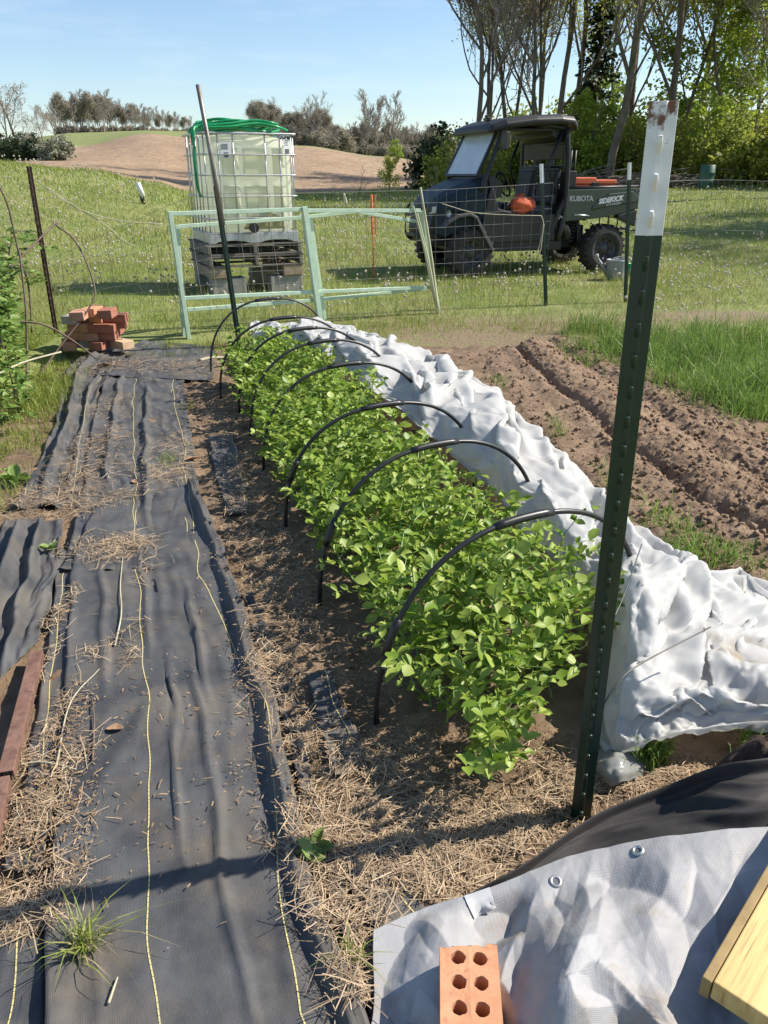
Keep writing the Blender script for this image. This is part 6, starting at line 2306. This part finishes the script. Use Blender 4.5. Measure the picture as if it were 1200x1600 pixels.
class Tree:
    def __init__(self, seed):
        self.r = random.Random(seed)
        self.trunk, self.twig = MB(), MB()
        self.lf = Leaves(*QL)
        self.tips = []

    def branch(self, p, d, L, rad, lvl, maxl, up=.1, nch=6, ang=.7, start=.3, kids_ratio=.6, wob=.12, minr=.01, leafat=2, ldens=2, lsize=.12, lspread=.25):
        r = self.r
        n = max(4, 9 - 2 * lvl)
        pts = [np.array(p, float)]
        d = np.array(d, float)
        dirs = []
        for k in range(n):
            d = d + np.array([r.gauss(0, wob), r.gauss(0, wob), up * (.5 if lvl == 0 else 1)])
            d /= np.linalg.norm(d)
            pts.append(pts[-1] + d * L / n)
            dirs.append(d)
        rads = np.linspace(rad, max(rad * (.35 if lvl == 0 else .25), minr), n + 1)
        (self.trunk if lvl <= 1 else self.twig).tube(pts, rads, (8, 5, 4, 3, 3)[min(lvl, 4)], cap=False)
        if lvl >= leafat and ldens:
            for k in range(1, n + 1):
                for _ in range((r.randint(int(ldens), int(ldens) + 1) if ldens >= 1 else int(r.random() < ldens))):
                    c = pts[k] + np.array([r.gauss(0, lspread), r.gauss(0, lspread), r.gauss(0, lspread * .8)])
                    self.lf.add(c, (r.gauss(0, 1), r.gauss(0, 1), r.gauss(0, .6)), lsize * r.uniform(.6, 1.4), r.uniform(-1.5, 1.5), 1)
        if lvl < maxl:
            for k in range(nch):
                q = start + (1 - start) * (k + r.random()) / nch
                i = min(int(q * n), n - 1)
                base_ = pts[i] + (pts[i + 1] - pts[i]) * (q * n - i)
                dd = dirs[i]
                a = r.uniform(0, 6.28)
                s = np.cross(dd, (math.cos(a), math.sin(a), .3))
                s /= np.linalg.norm(s) + 1e-6
                an = ang * r.uniform(.7, 1.25)
                nd = dd * math.cos(an) + s * math.sin(an)
                LL = L * kids_ratio * (1.15 - .6 * q) * r.uniform(.75, 1.2)
                self.branch(base_, nd, LL, max(rads[i] * .55, minr), lvl + 1, maxl, up, max(3, nch - 1), ang, .2, kids_ratio, wob * 1.25, minr, leafat, ldens, lsize, lspread)

    def make(self, name, label, cat, loc, bark, leafm, twigm=None, rotz=0, scale=1, group=None):
        t = thing(name, label, cat, loc, rotz, group)
        t.scale = (scale,) * 3
        self.trunk.obj('trunk', M[bark], t, smooth=True)
        if self.twig.n:
            self.twig.obj('branches', M[twigm or bark], t, smooth=True)
        if self.lf.p:
            V, F = self.lf.geo()
            build('crown', V, F, M[leafm], t)
        return t


def mk(seed, H, rad, spec, lean=(0, 0)):
    T = Tree(seed)
    T.branch((0, 0, -.2), (lean[0], lean[1], 1), H, rad, 0, **spec)
    return T


# kinds of tree
bare_spec = dict(maxl=4, up=.10, nch=8, ang=.62, start=.20, kids_ratio=.56, wob=.09, minr=.015, leafat=4, ldens=.2, lsize=.055, lspread=.10)
light_spec = dict(maxl=3, up=.12, nch=8, ang=.7, start=.22, kids_ratio=.50, wob=.09, minr=.014, leafat=2, ldens=4, lsize=.08, lspread=.34)
leafy_spec = dict(maxl=3, up=.05, nch=9, ang=.85, start=.10, kids_ratio=.48, wob=.1, minr=.012, leafat=1, ldens=3, lsize=.13, lspread=.34)

PROTO = {}


def plant(kind, label, loc, rotz=0, scale=1.0, group=None, lname=None, cat='tree'):
    if kind not in PROTO:
        PROTO[kind] = KINDS[kind](label, loc, rotz, scale, group)
        return PROTO[kind]
    return dup(PROTO[kind], loc, rotz, scale, label, group)


def two_stem(seed, H, rad, spec):
    T = Tree(seed)
    T.branch((0, 0, -.2), (.10, .05, 1), H, rad, 0, **spec)
    T.branch((.15, .05, -.2), (-.16, .0, 1), H * .9, rad * .8, 0, **spec)
    return T


def conifer(seed, H):
    T = Tree(seed)
    r = T.r
    T.trunk.tube([(0, 0, -.2), (.05, 0, H * .5), (0, 0, H)], [.16, .10, .02], 8)
    for k in range(90):
        z = .8 + (H - 1) * k / 90
        a = r.uniform(0, 6.28)
        L_ = (1 - z / H) * 2.0 * r.uniform(.6, 1.15) + .25
        e = np.array([math.cos(a) * L_, math.sin(a) * L_, z - L_ * .25])
        s = np.array([0, 0, z])
        T.twig.tube([s, (s + e) / 2 + (0, 0, .05), e], [.025, .015, .006], 3)
        for q in np.linspace(.15, 1, 9):
            for _ in range(6):
                c = s + (e - s) * q + np.array([r.gauss(0, .13), r.gauss(0, .13), r.gauss(-.08, .09)])
                T.lf.add(c, (math.cos(a) + r.gauss(0, .4), math.sin(a) + r.gauss(0, .4), r.gauss(-.3, .3)), .15 * r.uniform(.6, 1.3), r.uniform(-1, 1), 1)
    return T


def bush(seed, rx, rz, n, ls, stems=9, twiggy=False):
    T = Tree(seed)
    if twiggy:
        T.lf = Leaves(*QT)
    r = T.r
    for k in range(stems):
        a = r.uniform(0, 6.28)
        q = r.uniform(.2, .9)
        T.trunk.tube([(math.cos(a) * .15, math.sin(a) * .15, -.15), (math.cos(a) * rx * q * .5, math.sin(a) * rx * q * .5, rz * .55), (math.cos(a) * rx * q, math.sin(a) * rx * q, rz * r.uniform(.8, 1.25))], [.03, .018, .006], 4)
    cl = []
    for k in range(46):
        a = r.uniform(0, 6.28)
        q = math.sqrt(r.random())
        cl.append((math.cos(a) * q * rx, math.sin(a) * q * rx, rz * r.uniform(.05, 1.0) * (1.12 - .55 * q * q), r.uniform(.16, .36) * rx))
    for k in range(n):
        c = cl[r.randrange(len(cl))]
        p_ = np.array([r.gauss(c[0], c[3] * .5), r.gauss(c[1], c[3] * .5), max(.05, r.gauss(c[2], c[3] * .45))])
        T.lf.add(p_, (r.gauss(0, 1), r.gauss(0, 1), r.gauss(0, .7)), ls * r.uniform(.6, 1.4), r.uniform(-1.5, 1.5), 1)
    return T


KINDS = {
    'bare1': lambda l, p, rz, s, g: mk(101, 13, .13, bare_spec, (-.05, 0)).make('bare_tree', l, 'tree', p, 'bark', 'leaf_spring', 'twig', rz, s, g),
    'bare2': lambda l, p, rz, s, g: two_stem(102, 12, .11, bare_spec).make('bare_tree', l, 'tree', p, 'bark', 'leaf_spring', 'twig', rz, s, g),
    'light1': lambda l, p, rz, s, g: mk(103, 15, .16, light_spec, (.05, 0)).make('spring_tree', l, 'tree', p, 'bark', 'leaf_spring', 'twig', rz, s, g),
    'light2': lambda l, p, rz, s, g: two_stem(104, 14, .13, light_spec).make('spring_tree', l, 'tree', p, 'bark', 'leaf_spring', 'twig', rz, s, g),
    'light3': lambda l, p, rz, s, g: mk(105, 15, .20, dict(light_spec, nch=9, ang=.6), (-.03, .02)).make('spring_tree', l, 'tree', p, 'bark', 'leaf_spring', 'twig', rz, s, g),
    'leafy': lambda l, p, rz, s, g: mk(106, 9, .12, leafy_spec).make('leafy_tree', l, 'tree', p, 'barkpale', 'leaf_fresh', 'twig', rz, s, g),
    'conifer': lambda l, p, rz, s, g: conifer(107, 9).make('conifer', l, 'tree', p, 'bark', 'leaf_dark', 'bark', rz, s, g),
    'bush1': lambda l, p, rz, s, g: bush(108, 2.0, 2.6, 4200, .11).make('bush', l, 'bush', p, 'bark', 'leaf_bush', None, rz, s, g),
    'bush2': lambda l, p, rz, s, g: bush(109, 1.6, 3.2, 4000, .11).make('bush', l, 'bush', p, 'bark', 'leaf_fresh', None, rz, s, g),
    'bushd': lambda l, p, rz, s, g: bush(110, 1.8, 2.2, 4600, .13).make('bush', l, 'bush', p, 'bark', 'leaf_dark', None, rz, s, g),
    'blossom': lambda l, p, rz, s, g: bush(111, 1.7, 1.8, 4000, .14).make('bush', l, 'bush', p, 'bark', 'blossom', None, rz, s, g),
    'far1': lambda l, p, rz, s, g: mk(112, 10, .16, dict(bare_spec, maxl=3, nch=9, minr=.035, ldens=0)).make('bare_tree', l, 'tree', p, 'twig', 'leaf_far', 'twig', rz, s, g),
    'far2': lambda l, p, rz, s, g: two_stem(113, 9, .14, dict(bare_spec, maxl=3, nch=8, minr=.022, ldens=0)).make('bare_tree', l, 'tree', p, 'twig', 'leaf_far', 'twig', rz, s, g),
    'far3': lambda l, p, rz, s, g: mk(114, 9, .15, dict(bare_spec, maxl=3, nch=9, minr=.022, ldens=2, leafat=2, lsize=.20, lspread=.5, ang=.8)).make('budding_tree', l, 'tree', p, 'twig', 'leaf_far', 'twig', rz, s, g),
    'farbush': lambda l, p, rz, s, g: bush(115, 2.6, 3.0, 2600, .75, 14, True).make('bush', l, 'bush', p, 'twig', 'leaf_far', None, rz, s, g),
    'willow': lambda l, p, rz, s, g: mk(116, 8.5, .15, dict(bare_spec, maxl=3, up=.02, nch=8, ang=.75, minr=.014, leafat=3, ldens=.8, lsize=.10, lspread=.15), (-.05, 0)).make('pale_tree', l, 'tree', p, 'barkpale', 'leaf_far', 'twig', rz, s, g),
    'sapling': lambda l, p, rz, s, g: mk(117, 2.9, .035, dict(bare_spec, maxl=2, nch=9, start=.25, ang=.95, kids_ratio=.32, minr=.008, ldens=0)).make('sapling', l, 'sapling', p, 'bark', 'leaf_far', 'twig', rz, s, g),
    'leafsapling': lambda l, p, rz, s, g: mk(118, 3.0, .04, dict(bare_spec, maxl=2, nch=9, start=.15, ang=.6, kids_ratio=.55, minr=.008, ldens=3, leafat=1, lsize=.10, lspread=.08)).make('sapling', l, 'sapling', p, 'bark', 'leaf_spring', 'twig', rz, s, g),
}

# wood behind the vehicle, left to right
WOOD = [(738, 38, 'bare1', 1.0, 'bare many-twigged tree, leftmost of the wood behind the vehicle'),
        (762, 44, 'bare2', 1.05, 'bare forked tree just right of the leftmost bare tree'),
        (800, 46, 'light2', 1.0, 'thinly leafed twin-stemmed tree behind the vehicle windshield'),
        (838, 41, 'bare2', 1.1, 'bare twin-stemmed tree above the vehicle roof front'),
        (862, 40, 'light1', 1.0, 'tall tree with young yellow leaves above the vehicle roof rear'),
        (885, 50, 'light3', 1.0, 'tall spring tree set back behind the dark conifer'),
        (918, 47, 'conifer', 1.0, 'dark green conifer among pale spring trees'),
        (949, 36, 'light3', .95, 'thick dark trunk with spring leaves between conifer and white-topped post'),
        (975, 46, 'bare1', 1.1, 'slim bare tree right of the thick dark trunk'),
        (1030, 39, 'light1', 1.05, 'tall dark-stemmed tree directly behind the white-topped post'),
        (1052, 42, 'light2', 1.0, 'forked tree just right of the white-topped post'),
        (1085, 50, 'light3', 1.05, 'set back spring tree right of the white-topped post'),
        (1120, 40, 'leafy', 1.0, 'fresh green leafy tree above the green barrel'),
        (1165, 44, 'light2', 1.1, 'forked yellowish tree near the right edge of the wood'),
        (1195, 37, 'bare2', 1.0, 'bare tree at the right edge of the photo'),
        (960, 62, 'light1', 1.1, 'far spring tree in the depth of the wood behind the thick trunk'),
        (830, 60, 'light1', 1.0, 'far spring tree in the depth of the wood behind the vehicle roof'),
        (1215, 55, 'light1', 1.1, 'tall spring tree cut by the right edge of the photo'),
        (1260, 28, 'light3', .9, 'large dark tree whose boughs hang in at the top right corner')]
for k, (px, Y, kd, s, lab) in enumerate(WOOD):
    p = base(px, Y)
    plant(kd, lab, p, rnd.uniform(0, 6.28), s)
# trees right of the picture that shade the far lawn
for X_, Y_, kd in ((20, 19, 'leafy'), (24, 23, 'light2')):
    plant(kd, 'tree right of the view shading the lawn', (X_, Y_, float(tz(X_, Y_))), rnd.uniform(0, 6), 1.05, 'shade trees beside the lawn')
BUSH = [(706, 48, 'bushd', 1.25, 'dark evergreen bush at the left end of the wood by the field'),
        (722, 40, 'bush1', .9, 'olive low bush behind the windshield top'),
        (760, 43, 'bush1', 1.0, 'dull green bush seen through the vehicle cab front'),
        (805, 43, 'bush2', .9, 'green bush behind the vehicle cab'),
        (850, 44, 'bush1', 1.0, 'green bush behind the vehicle rear pillar'),
        (898, 41, 'bush2', 1.1, 'bright green tall bush above the cargo bed'),
        (925, 43, 'bush2', 1.0, 'bright green bush left of the thick trunk'),
        (965, 42, 'bush1', 1.0, 'olive bush right of the thick trunk'),
        (1000, 40, 'bush1', .95, 'olive bush left of the white-topped post'),
        (1045, 43, 'bush2', 1.05, 'green bush right of the white-topped post'),
        (1075, 39, 'bush1', .95, 'olive bush left of the green barrel'),
        (1115, 38, 'bush2', .95, 'green bush right behind the barrel'),
        (1150, 36, 'bush1', 1.0, 'olive bush right of the barrel'),
        (1190, 35, 'bush1', 1.0, 'olive bush at the right edge of the lawn'),
        (1225, 34, 'bush1', 1.0, 'olive bush cut by the right edge'),
        (1265, 33, 'bush2', 1.0, 'green bush beyond the right edge'),
        (1100, 48, 'bush2', 1.5, 'tall pale green thicket behind the barrel bushes'),
        (1180, 50, 'bush1', 1.6, 'tall olive thicket at the right rear of the wood'),
        (1010, 52, 'bush1', 1.6, 'tall olive thicket in the middle of the wood'),
        (930, 54, 'bush2', 1.6, 'tall green thicket behind the conifer'),
        (860, 54, 'bush1', 1.5, 'tall dull thicket behind the vehicle roof'),
        (790, 56, 'bush1', 1.4, 'tall dull thicket at the left of the wood')]
for px, Y, kd, s, lab in BUSH:
    plant(kd, lab, base(px, Y), rnd.uniform(0, 6.28), s)
# left: pale tree, dark bushes, blossom
for px, Y, kd, s, lab in ((36, 55, 'willow', .55, 'tall pale weeping tree at the left edge'), (12, 57, 'willow', .45, 'smaller pale tree cut by the left edge'), (75, 62, 'willow', .36, 'low pale budding tree right of the tall weeping one'), (92, 66, 'willow', .34, 'low olive budding tree above the white blossom bush'),
                          (5, 54, 'bushd', .62, 'dark bush cut by the left edge below the pale tree'), (35, 53, 'bushd', .6, 'dark bush under the tall weeping tree'), (66, 53, 'bushd', .58, 'dark bush left of the white blossom bush'), (90, 52, 'blossom', .62, 'white blossoming bush at the field corner'), (55, 60, 'farbush', .42, 'brown brushwood behind the dark bushes at the left')):
    plant(kd, lab, base(px, Y), rnd.uniform(0, 6.28), s)
# far ridge trees
k = 0
while True:
    px = 88 + k * 4.6 + rnd.uniform(-3, 3)
    if px > 300:
        break
    Y = rnd.uniform(205, 235)
    hs = np.interp(px, [88, 150, 200, 240, 290], [.68, .75, .6, .48, .34]) * rnd.uniform(.75, 1.1)
    plant(('far1', 'far2', 'far1', 'far3')[k % 4], 'bare grey tree in the row along the far left ridge', base(px, Y), rnd.uniform(0, 6.28), hs, 'bare trees along the far left ridge')
    k += 1
for k in range(20):
    plant('farbush', 'low brushwood clump in the row along the far left ridge', base(95 + k * 10.5 + rnd.uniform(-3, 3), rnd.uniform(215, 240)), rnd.uniform(0, 6.28), np.interp(k, [0, 19], [.6, .4]), 'brushwood along the far left ridge')
k = 0
while True:
    px = 400 + k * 3.3 + rnd.uniform(-4, 4)
    if px > 705:
        break
    Y = rnd.uniform(120, 165)
    hs = np.interp(px, [400, 480, 520, 600, 700], [.42, .45, .38, .40, .44]) * rnd.uniform(.75, 1.1)
    plant(('far3', 'far1', 'far3', 'far2', 'far3')[k % 5], 'grey brown tree in the wood behind the ploughed field', base(px, Y), rnd.uniform(0, 6.28), hs, 'trees of the wood behind the ploughed field')
    k += 1
for px, Y, s, lab, kd in ((492, 118, .6, 'round crowned bare tree standing out behind the field right of the tank', 'far2'), (573, 116, .62, 'tall bare tree behind the field, left of a group of three', 'far1'), (590, 120, .6, 'tall bare tree behind the field, middle of a group of three', 'far1'), (608, 117, .63, 'tall bare tree behind the field, right of a group of three', 'far1'), (420, 150, .6, 'bare tree showing above the tank', 'far2')):
    plant(kd, lab, base(px, Y), rnd.uniform(0, 6.28), s)
for k in range(34):
    plant('farbush', 'brown green brushwood clump behind the ploughed field', base(392 + k * 9.6 + rnd.uniform(-3, 3), rnd.uniform(112, 150)), rnd.uniform(0, 6.28), rnd.uniform(.45, .75), 'brushwood behind the ploughed field')
plant('bush2', 'yellow green bush at the field edge behind the leafy sapling', base(618, 95), 1, .5)
plant('bush2', 'round green bush at the right end of the ploughed field', base(700, 80), 2, .5)
# saplings in front of the field
for px, py, kd, s, lab in ((560, 312, 'sapling', .42, 'bare sapling, leftmost in front of the field'), (609, 303, 'leafsapling', .45, 'sapling with young yellow green leaves before the field'), (641, 303, 'sapling', .55, 'bare sapling right of the leafy one'), (683, 302, 'sapling', .42, 'bare sapling beside the vehicle windshield'), (523, 300, 'sapling', .3, 'small bare sapling nearest the tank')):
    p = base(px, 31)
    plant(kd, lab, p, rnd.uniform(0, 6.28), s)
# green barrel and brush heap at the wood's edge
p = base(1101, 33)
M['barrel'] = mat('barrel', (.03, .085, .06), (.045, .11, .08), 6, .5)
o = MB().lathe([(.001, 0), (.27, 0), (.29, .03), (.29, .28), (.305, .30), (.29, .32), (.29, .58), (.305, .60), (.29, .62), (.28, .88), (.25, .90), (.001, .89)], 24).obj('barrel', M['barrel'], smooth=True)
o.location = p.tolist()
tag(o, 'dark green barrel at the edge of the wood at the right', 'barrel')
mb = MB()
pc = base(1045, 35)
for k in range(150):
    a = rnd.uniform(0, 6.28)
    c = pc + np.array([rnd.gauss(0, 1.5), rnd.gauss(0, .4), abs(rnd.gauss(0, .25))])
    d = np.array([math.cos(a), math.sin(a) * .4, rnd.uniform(-.2, .35)]) * rnd.uniform(.4, 1.1)
    mb.tube([c - d, c + (0, 0, .05), c + d], [.03, .025, .01], 4)
o = mb.obj('brush_heap', M['barkpale'])
single(o, 'grey heap of cut branches at the wood edge behind the white-topped post', 'brush heap')
mb = MB()
pc = base(930, 36)
for k in range(120):
    a = rnd.uniform(0, 6.28)
    c = pc + np.array([rnd.gauss(0, 1.2), rnd.gauss(0, .4), abs(rnd.gauss(0, .25))])
    d = np.array([math.cos(a), math.sin(a) * .4, rnd.uniform(-.2, .35)]) * rnd.uniform(.4, 1.0)
    mb.tube([c - d, c + (0, 0, .05), c + d], [.05, .04, .015], 4)
o = mb.obj('brush_heap', M['bark'])
single(o, 'dark heap of logs and branches behind the cargo bed', 'brush heap')
